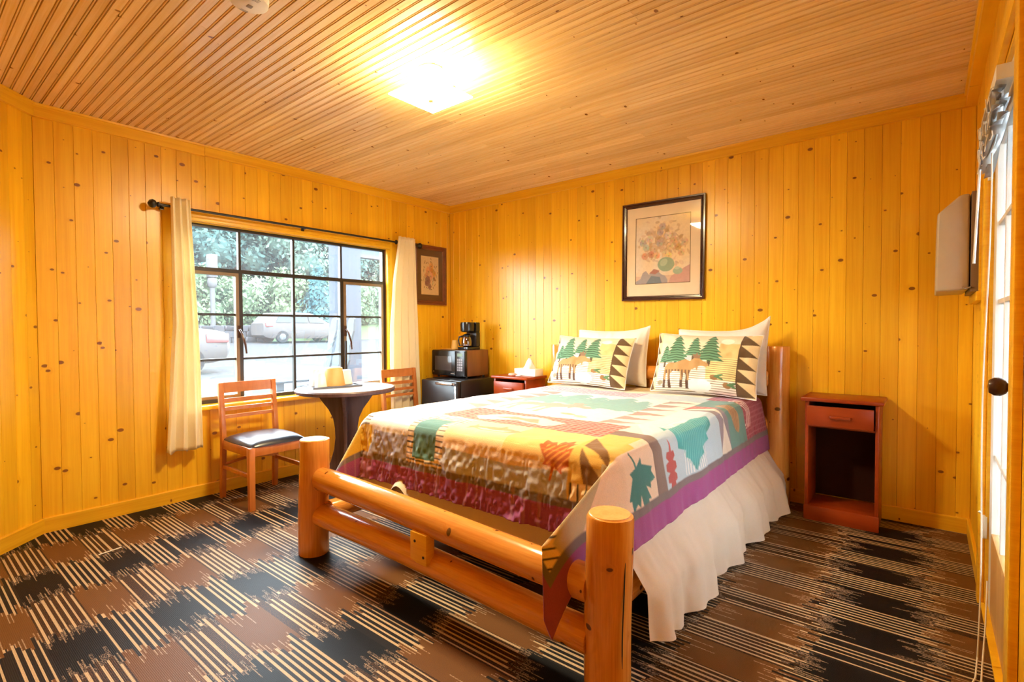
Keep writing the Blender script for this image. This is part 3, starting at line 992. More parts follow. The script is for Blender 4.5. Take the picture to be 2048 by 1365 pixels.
def log_tube(path, rad, n=24, seed=0, wob=0.02):
    """tapered, slightly lumpy log along a path given in LOCAL coordinates with local Z as its axis"""
    mb = MB()
    r = random.Random(seed)
    m = 15
    L = path
    ph = [r.uniform(0, 6.28) for _ in range(6)]
    vs, fs = [], []
    for i in range(m):
        tt = i / (m - 1)
        z = L * tt
        rr = rad[0] + (rad[1] - rad[0]) * tt
        ox = wob * 0.35 * math.sin(3 * tt + ph[0])
        oy = wob * 0.35 * math.sin(3.4 * tt + ph[1])
        e = 1.0
        if i == 0 or i == m - 1:
            e = 0.955
            z = L * tt
        if i == 1:
            z = 0.007
        if i == m - 2:
            z = L - 0.007
        for k in range(n):
            a = 2 * PI * k / n
            q = rr * e * (1 + wob * 0.9 * math.sin(2 * a + ph[2] + 2 * tt) + wob * 0.5 * math.sin(3 * a + ph[3] + 5 * tt))
            vs.append((ox + q * math.cos(a), oy + q * math.sin(a), z))
    for i in range(m - 1):
        for k in range(n):
            k2 = (k + 1) % n
            fs.append((i * n + k, i * n + k2, (i + 1) * n + k2, (i + 1) * n + k))
    fs.append(tuple(range(n - 1, -1, -1)))
    fs.append(tuple((m - 1) * n + k for k in range(n)))
    mb.add(vs, fs)
    return mb


def log_part(name, parent, p0, p1, r0, r1, seed, wob=0.02):
    p0, p1 = Vector(p0), Vector(p1)
    L = (p1 - p0).length
    me = log_tube(L, (r0, r1), seed=seed, wob=wob).data(name, angle=50)
    ob = link(name, me, 'log', parent)
    q = (p1 - p0).to_track_quat('Z', 'Y').to_matrix().to_4x4()
    q.translation = p0
    ob.matrix_local = q
    return ob


bed = thing('log_bed', 'varnished log bed frame with round posts and rails', 'bed', (0, 0, 0))
pl = log_part('post', bed, (BX0 + 0.004, YF, 0.0), (BX0, YF, 0.590), 0.075, 0.074, 3)
pr_ = log_part('post', bed, (BX1, YF - 0.01, 0.0), (BX1 + 0.006, YF - 0.01, 0.590), 0.072, 0.071, 4)
hl = log_part('post', bed, (BX0, YH, 0.0), (BX0, YH, 1.02), 0.066, 0.062, 5)
hr = log_part('post', bed, (BX1, YH, 0.0), (BX1 + 0.005, YH, 1.035), 0.070, 0.066, 6)
for po, (px, py, pz, rr) in ((pl, (BX0, YF, 0.590, 0.069)), (pr_, (BX1 + 0.006, YF - 0.01, 0.590, 0.066))):
    cap = MB().lathe([(rr, -0.002), (rr - 0.004, 0.003), (0.0, 0.004)], (0, 0, 0), 24)
    cp = cap.build('post_top', 'log_end', po)
    cp.matrix_local = Matrix.Translation((0, 0, 0.590))
log_part('foot_rail', bed, (BX0 + 0.06, YF + 0.0, 0.382), (BX1 - 0.05, YF - 0.01, 0.365), 0.060, 0.056, 7, 0.03)
log_part('foot_rail', bed, (BX0 + 0.06, YF + 0.0, 0.205), (BX1 - 0.05, YF - 0.01, 0.185), 0.060, 0.055, 8, 0.03)
log_part('head_rail', bed, (BX0 + 0.05, YH, 0.828), (BX1 - 0.05, YH, 0.828), 0.055, 0.055, 9, 0.03)
log_part('head_rail', bed, (BX0 + 0.05, YH, 0.52), (BX1 - 0.05, YH, 0.52), 0.05, 0.05, 10, 0.03)
for x in (1.95, 2.31, 2.67):
    log_part('head_spindle', bed, (x, YH, 0.55), (x, YH, 0.80), 0.032, 0.032, int(x * 10), 0.02)
log_part('side_rail', bed, (BX0 + 0.055, YF + 0.05, 0.225), (BX0 + 0.055, YH - 0.05, 0.225), 0.05, 0.05, 12)
log_part('side_rail', bed, (BX1 - 0.055, YF + 0.05, 0.235), (BX1 - 0.055, YH - 0.05, 0.235), 0.036, 0.036, 13, 0.01)
blk = MB().prism([(2.305, 0.232), (2.345, 0.222), (2.402, 0.222), (2.402, 0.345), (2.305, 0.345)], 'y', YF - 0.075, YF - 0.030)
bo = blk.build('brace_block', 'pine_trim', bed, bevel=0.004)
for (x, z) in ((2.335, 0.31), (2.385, 0.255)):
    MB().lathe([(0.006, 0.0), (0.006, -0.002), (0.0, -0.003)], (x, YF - 0.0748, z), 10, 'y').build('screw', 'black_metal', bo)

cr = MB()
cpts = []
for k in range(12):
    z = 0.588 - 0.040 * k
    aa_ = -2.02 + 0.05 * math.sin(k * 0.5)
    cpts.append((0.0715 * math.cos(aa_), 0.0715 * math.sin(aa_), z))
cr.tube(cpts, [0.0022] * 11 + [0.0008], 6).build('drying_crack', 'black_metal', pr_)
box = MB().box((1.57, -2.17, 0.26), (3.055, -0.19, 0.455)).build('box_spring', 'mattress', bevel=0.03)
tag(box, 'box spring hidden under the bed skirt', 'box spring')
mat_ = MB().box((1.56, -2.175, 0.456), (3.06, -0.185, 0.688)).build('mattress', 'white_cloth', bevel=0.055, segs=4)
tag(mat_, 'mattress under the patchwork quilt', 'mattress')

# ---- bed skirt


def fold(x, seed, f1=9.0, f2=23.0):
    return 0.6 * np.sin(x * f1 + seed) + 0.35 * np.sin(x * f2 + 1.7 * seed) + 0.3 * vnoise(x * 6.0, x * 0 + seed, 5)


sk = thing('bed_skirt', 'cream gathered bed skirt hanging below the quilt', 'bed skirt', (0, 0, 0))
ys = np.linspace(-2.19, -0.17, 260)
zs = np.linspace(1, 0, 24)
YY, TT = np.meshgrid(ys, zs)
drop = (1 - TT)
bot = 0.022 + 0.02 * np.abs(vnoise(YY * 3.0, YY * 0, 3)) + 0.07 * np.clip((-1.95 - YY) / 0.24, 0, 1)
Z = 0.46 - drop * (0.46 - bot)
Xs = 3.056 + 0.125 * np.clip((drop - 0.08) * 2.1, 0, 1) ** 0.9 + drop ** 1.1 * (0.038 * (1 + fold(YY, 1.0, 15.0, 36.0)) + 0.028 * np.clip(YY + 1.4, 0, 2)) + 0.004 * vnoise(YY * 30, Z * 20, 8)
Xs = np.maximum(Xs, 3.056 + 0.105 * np.clip((drop - 0.08) * 2.1, 0, 1) ** 0.9)
link('side_panel', fast_grid('side_panel', np.stack([Xs, YY, Z], -1)), 'skirt', sk)
Xl_ = 1.555 - 0.02 * drop - drop * 0.02 * (1 + fold(YY, 4.0))
link('side_panel', fast_grid('side_panel', np.stack([Xl_, YY, Z + 0.12 * drop], -1), flip=True), 'skirt', sk)
xs = np.linspace(1.555, 3.085, 200)
XX, TT = np.meshgrid(xs, zs)
drop = 1 - TT
lift = 0.15 * np.exp(-((XX - 1.93) / 0.10) ** 2)
bot = 0.27 - 0.095 * (XX - 1.55) / 1.5 + 0.012 * vnoise(XX * 5, XX * 0, 4) + lift
Z = 0.46 - drop * (0.46 - np.minimum(bot, 0.44))
Yy = -2.170 - 0.012 * drop - drop * 0.012 * (1 + fold(XX, 2.0, 7.0, 17.0)) - 0.05 * drop * np.exp(-((XX - 1.93) / 0.12) ** 2) + 0.003 * vnoise(XX * 25, Z * 15, 9)
link('foot_panel', fast_grid('foot_panel', np.stack([XX, Yy, Z], -1)), 'skirt', sk)

# ---- patchwork quilt: flat cloth (A across, B along) laid over the mattress
XL, XR, YFT = 1.545, 3.078, -2.19
ZT = 0.708
OV, OVF = 0.315, 0.285
st = 0.0042
A1 = np.arange(XL - OV, XR + OV + st, st)
B1 = np.arange(YFT - OVF, -0.16 + st, st)
A0, B0 = np.meshgrid(A1, B1)
h2 = st / 2
A, B = np.meshgrid(np.stack([A1 - h2 / 2, A1 + h2 / 2], 1).ravel(), np.stack([B1 - h2 / 2, B1 + h2 / 2], 1).ravel())   # painted at twice the mesh density
cream = (0.80, 0.72, 0.62)
P = Paint(A, B, cream)
grey = (0.16, 0.12, 0.11)
plum = (0.27, 0.055, 0.17)
brown = (0.21, 0.105, 0.035)
teal = (0.08, 0.24, 0.215)
yel = (0.70, 0.44, 0.10)
red = (0.40, 0.055, 0.06)
lav = (0.34, 0.32, 0.42)
# head part
P.rect(1.55, 2.45, -0.74, -0.50, (0.62, 0.32, 0.38))
P.plaid((A > 1.55) & (A < 2.45) & (B > -0.74) & (B < -0.5), (0.56, 0.20, 0.28), (0.85, 0.7, 0.7), 0.035, 0.035, 0.35)
P.rect(2.45, 2.88, -0.74, -0.50, (0.45, 0.52, 0.55))
P.rect(1.235, 3.4, -0.50, 0.0, (0.78, 0.66, 0.45))
for k in range(12):
    P.rect(1.235, 3.4, -0.48 + k * 0.027, -0.475 + k * 0.027, (0.30, 0.18, 0.08))
# centre scene
P.rect(1.92, 2.70, -1.66, -0.74, (0.80, 0.74, 0.66))
for (a, b0, hgt) in ((1.98, -1.28, 0.38), (2.14, -1.25, 0.46), (2.30, -1.22, 0.36), (2.46, -1.28, 0.48), (2.60, -1.24, 0.36)):
    P.poly(xf(PINE, (a, b0), hgt), (0.20, 0.36, 0.34))
P.poly(xf(MOOSE, (2.20, -1.40), 0.42), (0.40, 0.30, 0.26))
P.ell(2.45, -1.53, 0.045, 0.025, (0.45, 0.32, 0.2))
P.poly(xf(OAK, (2.56, -1.56), 0.07, 1.2), (0.35, 0.40, 0.30))
# sawtooth bands both sides
for s0, s1, dirn in ((2.70, 2.88, 1), (1.92, 1.74, -1)):
    lo, hi = min(s0, s1), max(s0, s1)
    P.rect(lo, hi, -1.66, -0.74, (0.83, 0.74, 0.62))
    b0 = -1.66
    while b0 < -0.80:
        P.poly([(s0, b0), (s0, b0 + 0.13), (s1, b0 + 0.10)], (0.34, 0.23, 0.20))
        b0 += 0.153
# red plaid band
P.plaid((A > 1.93) & (A < 2.88) & (B > -1.95) & (B < -1.66) & (B > -1.95 + 0.0 * A), (0.42, 0.075, 0.06), (0.72, 0.40, 0.32), 0.034, 0.034, 0.3)
P.poly([(2.10, -1.86), (2.20, -1.74), (2.42, -1.72), (2.62, -1.80), (2.56, -1.90), (2.34, -1.84), (2.18, -1.92)], (0.80, 0.62, 0.50))
P.poly([(2.20, -1.83), (2.28, -1.77), (2.44, -1.77), (2.50, -1.86), (2.36, -1.82)], (0.62, 0.25, 0.17))
# left ring
P.rect(1.50, 1.74, -1.95, -0.74, (0.76, 0.72, 0.68))
P.ell(1.71, -1.73, 0.10, 0.075, (0.26, 0.45, 0.40), 0.6)
for k in range(5):
    P.poly([(1.58, -1.55 + k * 0.17), (1.70, -1.50 + k * 0.17), (1.58, -1.43 + k * 0.17)], (0.42, 0.40, 0.46))
P.rect(1.235, 1.50, -2.2, -0.5, (0.58, 0.52, 0.55))
# right ring
P.rect(2.88, 3.40, -2.36, -1.88, (0.80, 0.60, 0.45))
P.rect(2.88, 3.03, -2.22, -1.88, yel)
P.poly([(2.88, -1.88), (3.40, -1.88), (3.40, -1.80), (2.88, -1.66)], (0.20, 0.13, 0.105))
P.rect(2.88, 3.40, -1.795, -1.05, (0.50, 0.61, 0.68))
P.poly([(2.88, -1.795), (3.0, -1.795), (2.88, -1.60)], (0.80, 0.70, 0.58))
m = (A > 2.98) & (A < 3.26) & (B > -1.56) & (B < -1.30)
P.mask(m & (((B + 0.003) / 0.026) % 1 < 0.45), (0.85, 0.86, 0.86))
P.poly([(2.98, -1.60), (3.03, -1.66), (3.01, -1.30), (3.04, -1.14), (3.09, -1.18), (3.12, -1.26), (3.15, -1.24), (3.17, -1.34), (3.20, -1.33), (3.215, -1.40), (3.26, -1.455), (3.20, -1.50),
        (3.18, -1.55), (3.15, -1.54), (3.13, -1.62), (3.08, -1.62)], (0.06, 0.30, 0.29))
tm = P.inside([(2.98, -1.62), (3.04, -1.14), (3.12, -1.26), (3.2, -1.33), (3.26, -1.455), (3.18, -1.55)])
P.mask(tm & (((B * 1.0 + 0.25 * A) / 0.022) % 1 < 0.3), (0.20, 0.46, 0.44))
P.poly(xf(OAK, (3.16, -1.715), 0.14, -1.62), (0.36, 0.07, 0.06))
P.poly(xf(MAPLE, (3.145, -2.035), 0.165, -1.2), (0.045, 0.155, 0.135))
P.rect(2.88, 3.40, -1.05, -0.90, (0.78, 0.70, 0.60))
P.poly([(2.88, -1.05), (3.26, -1.05), (3.09, -0.97)], (0.25, 0.20, 0.22))
P.poly([(2.95, -0.90), (3.26, -0.90), (3.10, -0.97)], (0.25, 0.20, 0.22))
P.rect(2.88, 3.40, -0.90, -0.60, (0.12, 0.24, 0.20))
P.ell(3.09, -0.77, 0.115, 0.06, (0.42, 0.24, 0.11), 0.4)
pm = ((A - 3.09) / 0.10) ** 2 + ((B + 0.77) / 0.05) ** 2 < 1
P.mask(pm & (((A + B) / 0.022) % 1 < 0.35), (0.20, 0.09, 0.04))
P.plaid((A > 2.86) & (B > -0.60) & (B < 0.0), (0.27, 0.035, 0.055), (0.48, 0.18, 0.20), 0.03, 0.03, 0.25)
for k in range(4):
    rr = np.hypot(A - 3.12, B + 0.60)
    P.mask((np.abs(rr - 0.06 - k * 0.022) < 0.005) & (B > -0.60) & (A < 3.2), (0.82, 0.66, 0.6))
P.plaid((A > 2.88) & (A < 3.02) & (B > -1.05) & (B < -0.88) & (A - 2.88 < (B + 1.05)), (0.42, 0.075, 0.06), (0.7, 0.35, 0.3))
# foot ring
P.rect(1.68, 1.95, -2.40, -1.95, (0.80, 0.75, 0.74))
P.rect(1.66, 1.95, -2.40, -2.235, lav)
P.rect(1.235, 1.68, -2.30, -1.95, (0.78, 0.72, 0.70))
for k in range(8):
    P.rect(1.55, 1.64, -2.28 + k * 0.022, -2.273 + k * 0.022, (0.12, 0.09, 0.08))
P.rect(1.235, 1.665, -2.48, -2.215, (0.62, 0.38, 0.03))
for (da, db, ra, rb) in ((0, 0, 0.058, 0.042), (-0.075, 0.028, 0.026, 0.02), (-0.038, 0.082, 0.028, 0.022), (0.028, 0.088, 0.028, 0.022), (0.078, 0.045, 0.026, 0.02)):
    P.ell(1.71 + da, -2.105 + db, ra, rb, (0.36, 0.33, 0.38))
m = (A > 1.95) & (A < 2.20) & (B < -1.97) & (B > -2.385)
P.mask(m, (0.80, 0.64, 0.48))
P.mask(m & ((B / 0.026) % 1 < 0.26), (0.05, 0.035, 0.03))
P.rect(1.995, 2.15, -2.325, -2.06, (0.10, 0.22, 0.22))
P.rect(2.20, 2.90, -2.245, -1.95, (0.82, 0.58, 0.33))
P.rect(2.55, 2.90, -2.245, -1.95, (0.80, 0.50, 0.18))
FISH = [(-0.5, 0.02), (-0.44, 0.10), (-0.46, 0.22), (-0.36, 0.10), (-0.10, 0.15), (0.02, 0.16), (0.06, 0.26), (0.14, 0.15), (0.34, 0.10), (0.50, 0.0), (0.34, -0.08), (0.10, -0.11), (-0.16, -0.10), (-0.36, -0.04),
        (-0.46, -0.10), (-0.45, -0.02)]
P.poly(xf(FISH, (2.42, -2.085), 0.31, 0.06), (0.42, 0.27, 0.15))
P.poly(xf([(-0.3, -0.01), (0.3, 0.01), (0.2, -0.07), (-0.2, -0.06)], (2.42, -2.085), 0.31, 0.06), (0.82, 0.66, 0.5))
P.rect(2.20, 2.90, -2.40, -2.245, (0.42, 0.40, 0.42))
P.poly([(2.20, -2.25), (2.6, -2.27), (2.9, -2.25), (2.9, -2.235), (2.2, -2.225)], (0.78, 0.58, 0.44))
P.poly(xf(MAPLE, (2.815, -2.225), 0.145, -0.25), (0.50, 0.12, 0.025))
lm = P.inside(xf(MAPLE, (2.815, -2.225), 0.105, -0.25))
P.mask(lm & (((A - B) / 0.03) % 1 < 0.4), (0.72, 0.30, 0.06))
P.rect(2.88, 3.06, -2.36, -2.0, yel)
P.rect(2.98, 3.15, -2.36, -2.22, (0.60, 0.42, 0.16))
P.poly([(2.885, -1.985), (3.10, -2.24), (2.905, -2.115)], brown)
P.poly([(2.91, -2.14), (3.11, -2.36), (2.955, -2.315)], brown)
P.mask((A > 3.02) & (B < -2.20), (0.46, 0.38, 0.24))
m = (A > 2.89) & (A < 3.30) & (B < -2.285)
P.mask(m, (0.78, 0.56, 0.30))
P.mask(m & (A < 3.04) & ((A / 0.034) % 1 < 0.2), (0.03, 0.018, 0.014))
P.mask(m & (A >= 3.04) & (((A - B) / 0.04) % 1 < 0.2), (0.03, 0.018, 0.014))
# borders
e = np.minimum(np.minimum(A - A.min(), A.max() - A), B - B.min())
e2 = np.where(B > -0.30, np.minimum(A - A.min(), A.max() - A), e)
P.mask(e2 < 0.128, grey)
P.mask(e2 < 0.095, plum)
P.mask((e2 < 0.128) & (A < 2.95) & (B < -2.3) & (((A * 60 + 3 * np.sin(A * 21)) % 7) < 1.2), (0.5, 0.30, 0.30), 0.25)
cq = P.c.reshape(len(B1), 2, len(A1), 2, 3).mean(axis=(1, 3))
A, B = A0, B0
# drape
Rr = 0.062


def arc(s):
    ph = np.clip(s / Rr, 0, PI / 2)
    extra = np.clip(s - Rr * PI / 2, 0, None)
    return Rr * np.sin(ph) + 0.13 * extra, Rr * (1 - np.cos(ph)) + extra


aR = np.clip(A - (XR - Rr), 0, None)
aL = np.clip((XL + Rr) - A, 0, None)
bF = np.clip((YFT + Rr) - B, 0, None)
aa = np.maximum(aR, aL)
s = np.hypot(aa, bF)
th = np.arctan2(bF, aa + 1e-9)
out, dropq = arc(s)
cornr = np.clip(np.minimum(aa, bF) / 0.14, 0, 1)
foldm = np.sin(2 * th).clip(0) ** 3 * (aa > 0) * (bF > 0)
pleat = np.exp(-((th - PI * 0.27) / np.where(th < PI * 0.27, 0.85, 0.17)) ** 2) * (aa > 0) * (bF > 0) * np.clip(th / 0.30, 0, 1) ** 2 * (3 - 2 * np.clip(th / 0.30, 0, 1))
out = out + foldm * np.clip(s - 0.06, 0, None) * np.where(aR > 0, 0.16, 0.42)
sgn = np.where(aR > 0, 1.0, -1.0)
ex = out * np.cos(th) * sgn * (aa > 0)
ey = -out * np.sin(th) * (bF > 0)
QX = np.clip(A, XL + Rr, XR - Rr) + ex
QY = np.maximum(B, YFT + Rr) + ey
QZ = ZT - dropq
# the near corner pleat swings across the foot rail
cw_ = pleat * (aR > 0) * np.clip((s - 0.06) / 0.20, 0, 1)
QX = QX - 0.085 * cw_
QY = QY - 0.325 * cw_
# wrinkles
wr1 = vnoise(A * 14, B * 14, 21) * 0.004 + vnoise(A * 45, B * 45, 22) * 0.0018
top = (s < 0.05)
QZ = QZ + np.where(top, wr1 * 0.6 + 0.006 * vnoise(A * 2.2, B * 2.2, 23), 0)
sidey = np.clip((bF - 0.07) / 0.12, 0, 1) * (aa < 0.05)
puck = sidey * (0.009 * vnoise(A * 22, B * 6, 24) + 0.008 * vnoise(A * 60, B * 44, 25) + 0.012 * vnoise(A * 6, B * 1.5, 26))
QY = QY - np.abs(puck) * 1.1 + 0.004 * sidey
sidex = np.clip((aa - 0.07) / 0.2, 0, 1) * (bF < 0.05)
QX = QX + sgn * sidex * (0.012 * vnoise(B * 5, A * 1.2, 27) + 0.004 * vnoise(B * 24, A * 8, 28) + 0.006)
QZ = QZ + (1 - top) * 0.012 * vnoise(A * 2.5 + 7, B * 0.3, 29) * np.clip(s - 0.1, 0, 1) * 4
qme = fast_grid('quilt', np.stack([QX, QY, QZ], -1), cq)
quilt = link('quilt', qme, 'quilt')
tag(quilt, 'patchwork lodge quilt with leaves, fish, paw prints and plum border on the bed', 'quilt')
sol = quilt.modifiers.new('thickness', 'SOLIDIFY')
sol.thickness = 0.006
sol.offset = -1

# ---- pillows


def soft_paint(fn, u, v, k=3):
    """paint at k times the grid density and average, so that printed edges stay smooth"""
    du, dv = (u[1] - u[0]) / k, (v[1] - v[0]) / k
    off = (np.arange(k) - (k - 1) / 2)
    U_, V_ = np.meshgrid((u[:, None] + off * du).ravel(), (v[:, None] + off * dv).ravel())
    return fn(U_, V_).reshape(len(v), k, len(u), k, 3).mean(axis=(1, 3))


def pillow_grid(w, h, t, nu, nv, base_flat=0.0, seed=0, floppy=0.0):
    u = np.linspace(-1, 1, nu)
    v = np.linspace(-1, 1, nv)
    Uu, Vv = np.meshgrid(u, v)
    prof = ((1 - np.abs(Uu) ** 2.6).clip(0) ** 0.55) * ((1 - np.abs(Vv) ** 2.4).clip(0) ** 0.55)
    pin = 1 - 0.055 * (1 - np.abs(Uu)) ** 0.8 * 0 - 0.0
    X = w / 2 * Uu * (1 - 0.05 * (1 - Vv ** 2)) * pin
    Z = h / 2 * Vv * (1 - 0.07 * (1 - Uu ** 2))
    D = t * prof * (1 + 0.10 * vnoise(Uu * 2 + 5, Vv * 2, seed)) + 0.004 * vnoise(Uu * 9, Vv * 7, seed + 1)
    Z = Z + floppy * np.clip(Uu, 0, 1) ** 3 * (Vv > 0) * Vv
    return Uu, Vv, X, Z, D


def make_pillow(name, label, w, h, t, loc, tilt, rotz, mat, painter=None, seed=0, floppy=0.0, roll=0.0, group=None):
    nu, nv = (240, 160) if painter else (70, 50)
    Uu, Vv, X, Z, D = pillow_grid(w, h, t, nu, nv, seed=seed, floppy=floppy)
    root = thing(name, label, 'pillow', loc, rotz, group)
    root.rotation_euler = (tilt, roll, rotz)
    fr = np.stack([X, -D, Z + h / 2], -1)
    bk = np.stack([X, D * 0.6, Z + h / 2], -1)
    if painter:
        pc = soft_paint(painter, np.linspace(0, 1, nu), np.linspace(0, 1, nv))
        link('front_panel', fast_grid('front_panel', fr, pc), mat, root)
        link('back_panel', fast_grid('back_panel', bk, np.full(fr.shape, 0.5) * np.array((0.9, 0.6, 0.3)), flip=True), mat, root)
    else:
        link('front_panel', fast_grid('front_panel', fr), mat, root)
        link('back_panel', fast_grid('back_panel', bk, flip=True), mat, root)
    ring = [tuple(fr[0, j]) for j in range(0, nu, 4)] + [tuple(fr[i, -1]) for i in range(0, nv, 4)] + [tuple(fr[-1, j]) for j in range(nu - 1, -1, -4)] + [tuple(fr[i, 0]) for i in range(nv - 1, -1, -4)]
    MB().tube(ring + [ring[0]], 0.0035, 6, caps=False).build('piping', mat if not painter else 'white_cloth', root)
    return root


def sham_paint(u, v):
    P = Paint(u, v, (0.80, 0.70, 0.56))
    P.rect(0, 1, 0.58, 1.01, (0.80, 0.62, 0.45))
    P.rect(0.66, 0.84, 0.55, 0.82, (0.74, 0.47, 0.20))
    P.ell(0.72, 0.86, 0.06, 0.05, (0.86, 0.78, 0.66))
    P.rect(0.05, 0.84, 0.0, 0.58, (0.82, 0.76, 0.66))
    P.rect(0.56, 0.84, 0.2, 0.58, (0.80, 0.62, 0.28))
    P.mask((u > 0.04) & (u < 0.84) & (v < 0.58) & ((v / 0.034) % 1 < 0.26), (0.16, 0.10, 0.05))
    P.ell(0.50, 0.10, 0.12, 0.10, (0.82, 0.80, 0.78))
    for (a, b0, hh) in ((0.12, 0.44, 0.30), (0.24, 0.44, 0.50), (0.42, 0.56, 0.36), (0.58, 0.48, 0.48)):
        sx = 0.62
        pts = [(a + x * hh * sx * 0.9, b0 + y * hh) for x, y in PINE]
        P.poly(pts, (0.13, 0.27, 0.155))
        im = P.inside(pts)
        P.mask(im & (((v + 0.25 * np.abs(u - a)) / 0.045) % 1 < 0.34), (0.045, 0.085, 0.045))
        P.rect(a - 0.012, a + 0.012, b0 - 0.07, b0 + 0.01, (0.12, 0.07, 0.04))
    ms = [(0.33 + x * 0.40, 0.30 + y * 0.62) for x, y in MOOSE]
    P.poly(ms, (0.44, 0.25, 0.10))
    im = P.inside(ms)
    P.mask(im & (v < 0.33) & (((u + 0.1 * v) / 0.035) % 1 < 0.5), (0.16, 0.085, 0.045))
    P.mask(im & (v < 0.16), (0.10, 0.05, 0.03))
    P.mask(im & (v > 0.53), (0.24, 0.14, 0.08))
    for (a, b0) in ((0.64, 0.24), (0.76, 0.13)):
        P.ell(a, b0, 0.035, 0.045, (0.28, 0.15, 0.06), 0.4)
        P.ell(a + 0.045, b0 + 0.03, 0.05, 0.018, (0.10, 0.20, 0.09), 0.5)
        P.ell(a + 0.045, b0, 0.05, 0.015, (0.10, 0.20, 0.09), -0.5)
    P.ell(0.10, 0.12, 0.03, 0.04, (0.3, 0.25, 0.15))
    for side in (0, 1):
        a0, a1 = (0.845, 1.0) if side else (0.0, 0.045)
        P.rect(a0, a1 + 0.01, 0, 1.01, (0.78, 0.60, 0.33))
        n = 5
        for k in range(n):
            b0 = k / n
            P.poly([(a0, b0), (a0, b0 + 1 / n), (a1, b0 + 0.02)], (0.12, 0.07, 0.03))
    P.mask(np.abs(u - 0.845) < 0.006, (0.10, 0.06, 0.03))
    return P.c


ZP = ZT + 0.012
make_pillow('pillow', 'white pillow standing behind the moose sham nearer the window', 0.62, 0.43, 0.085, (1.985, -0.215, ZP), -0.16, 0.0, 'white_cloth', None, 31, 0.03)
make_pillow('pillow', 'white pillow standing behind the moose sham nearer the door, one corner pointing up', 0.60, 0.43, 0.085, (2.825, -0.235, ZP), -0.14, -0.02, 'white_cloth', None, 33, 0.085)
make_pillow('pillow_sham', 'printed moose and pine tree pillow sham nearer the window', 0.68, 0.405, 0.085, (1.895, -0.44, ZP), -0.42, -0.02, 'sham', sham_paint, 41, 0.0, 0.02)
make_pillow('pillow_sham', 'printed moose and pine tree pillow sham nearer the door', 0.68, 0.42, 0.085, (2.775, -0.46, ZP), -0.36, 0.0, 'sham', sham_paint, 43, 0.0, 0.02)

# ------------------------------------------------------------------ nightstands


def nightstand(label, loc):
    r = thing('nightstand', label, 'nightstand', loc, 0, 'cherry nightstands beside the bed')
    w, dp, h = 0.365, 0.285, 0.715
    MB().prism([(-0.205, -0.018), (0.205, -0.018), (0.205, dp + 0.0), (-0.205, dp + 0.0)], 'z', h, h + 0.024).build('top', 'cherry', r, bevel=0.008)
    for s in (-1, 1):
        MB().box((s * w / 2 if s < 0 else w / 2 - 0.018, 0.004, 0.0), (-w / 2 + 0.018 if s < 0 else w / 2, dp, h - 0.0005)).build('side_panel', 'cherry', r, bevel=0.002)
    MB().box((-w / 2 + 0.0185, dp - 0.012, 0.09), (w / 2 - 0.0185, dp - 0.001, h - 0.001)).build('back_panel', 'panel_shade', r)  # back panel coloured dark to stand for interior shade
    MB().box((-w / 2 - 0.004, -0.008, 0.0), (w / 2 + 0.004, 0.0035, 0.088)).build('plinth', 'cherry', r, bevel=0.004)
    MB().box((-w / 2 + 0.0185, 0.004, 0.070), (w / 2 - 0.0185, dp - 0.013, 0.086)).build('shelf', 'cherry', r, bevel=0.002)
    MB().box((-w / 2 + 0.0185, 0.012, 0.560), (w / 2 - 0.0185, dp - 0.013, 0.570)).build('drawer_shelf', 'cherry', r)
    dw = MB().box((-w / 2 + 0.012, -0.016, 0.572), (w / 2 - 0.024, 0.0035, 0.690))
    dr_ = dw.build('drawer', 'cherry', r, bevel=0.003)
    hb = MB().prism([(-0.058, -0.018), (-0.050, -0.034), (0.050, -0.034), (0.058, -0.018)], 'z', 0.622, 0.640)
    hb.build('handle', 'cherry', dr_, bevel=0.005)
    return r


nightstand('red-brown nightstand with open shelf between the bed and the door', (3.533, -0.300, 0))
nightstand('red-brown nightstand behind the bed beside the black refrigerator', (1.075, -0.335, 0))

# tissue box and wrapped soap on the far nightstand
tb = thing('tissue_box', 'white tissue box with a tissue pulled up on the far nightstand', 'tissue box', (1.158, -0.165, 0.7395), 0.0)
MB().box((-0.115, -0.06, 0), (0.115, 0.06, 0.062)).build('carton', 'white_paper', tb, bevel=0.002)
ti = MB()
pts = []
for i in range(9):
    tt = i / 8
    row = []
    for k in range(14):
        a = 2 * PI * k / 13
        rr = (0.052 * (1 - tt) ** 0.8 + 0.006) * (1 + 0.22 * math.sin(3 * a + 2 * tt) + 0.15 * math.sin(5 * a))
        row.append((rr * math.cos(a) + 0.012 * tt, rr * 0.5 * math.sin(a), 0.062 + 0.085 * tt + 0.01 * math.sin(2 * a) * tt))
    pts.append(row)
ti.grid(pts)
ti.build('tissue', 'white_cloth', tb, angle=80, recalc=False)
so = thing('wrapped_soap', 'small pinkish wrapped packet beside the tissue box', 'packet', (1.075, -0.290, 0.7395), 0.3)
MB().lathe([(0.0, 0.0), (0.024, 0.002), (0.032, 0.012), (0.026, 0.024), (0.0, 0.029)], (0, 0, 0), 18).build('packet_body', 'soap', so).scale = (1.35, 0.9, 1)
MB().prism([(0.036, -0.020), (0.075, -0.030), (0.075, 0.030), (0.036, 0.020)], 'z', 0.004, 0.009).build('wrapper_tail', 'white_paper', so, bevel=0.001)

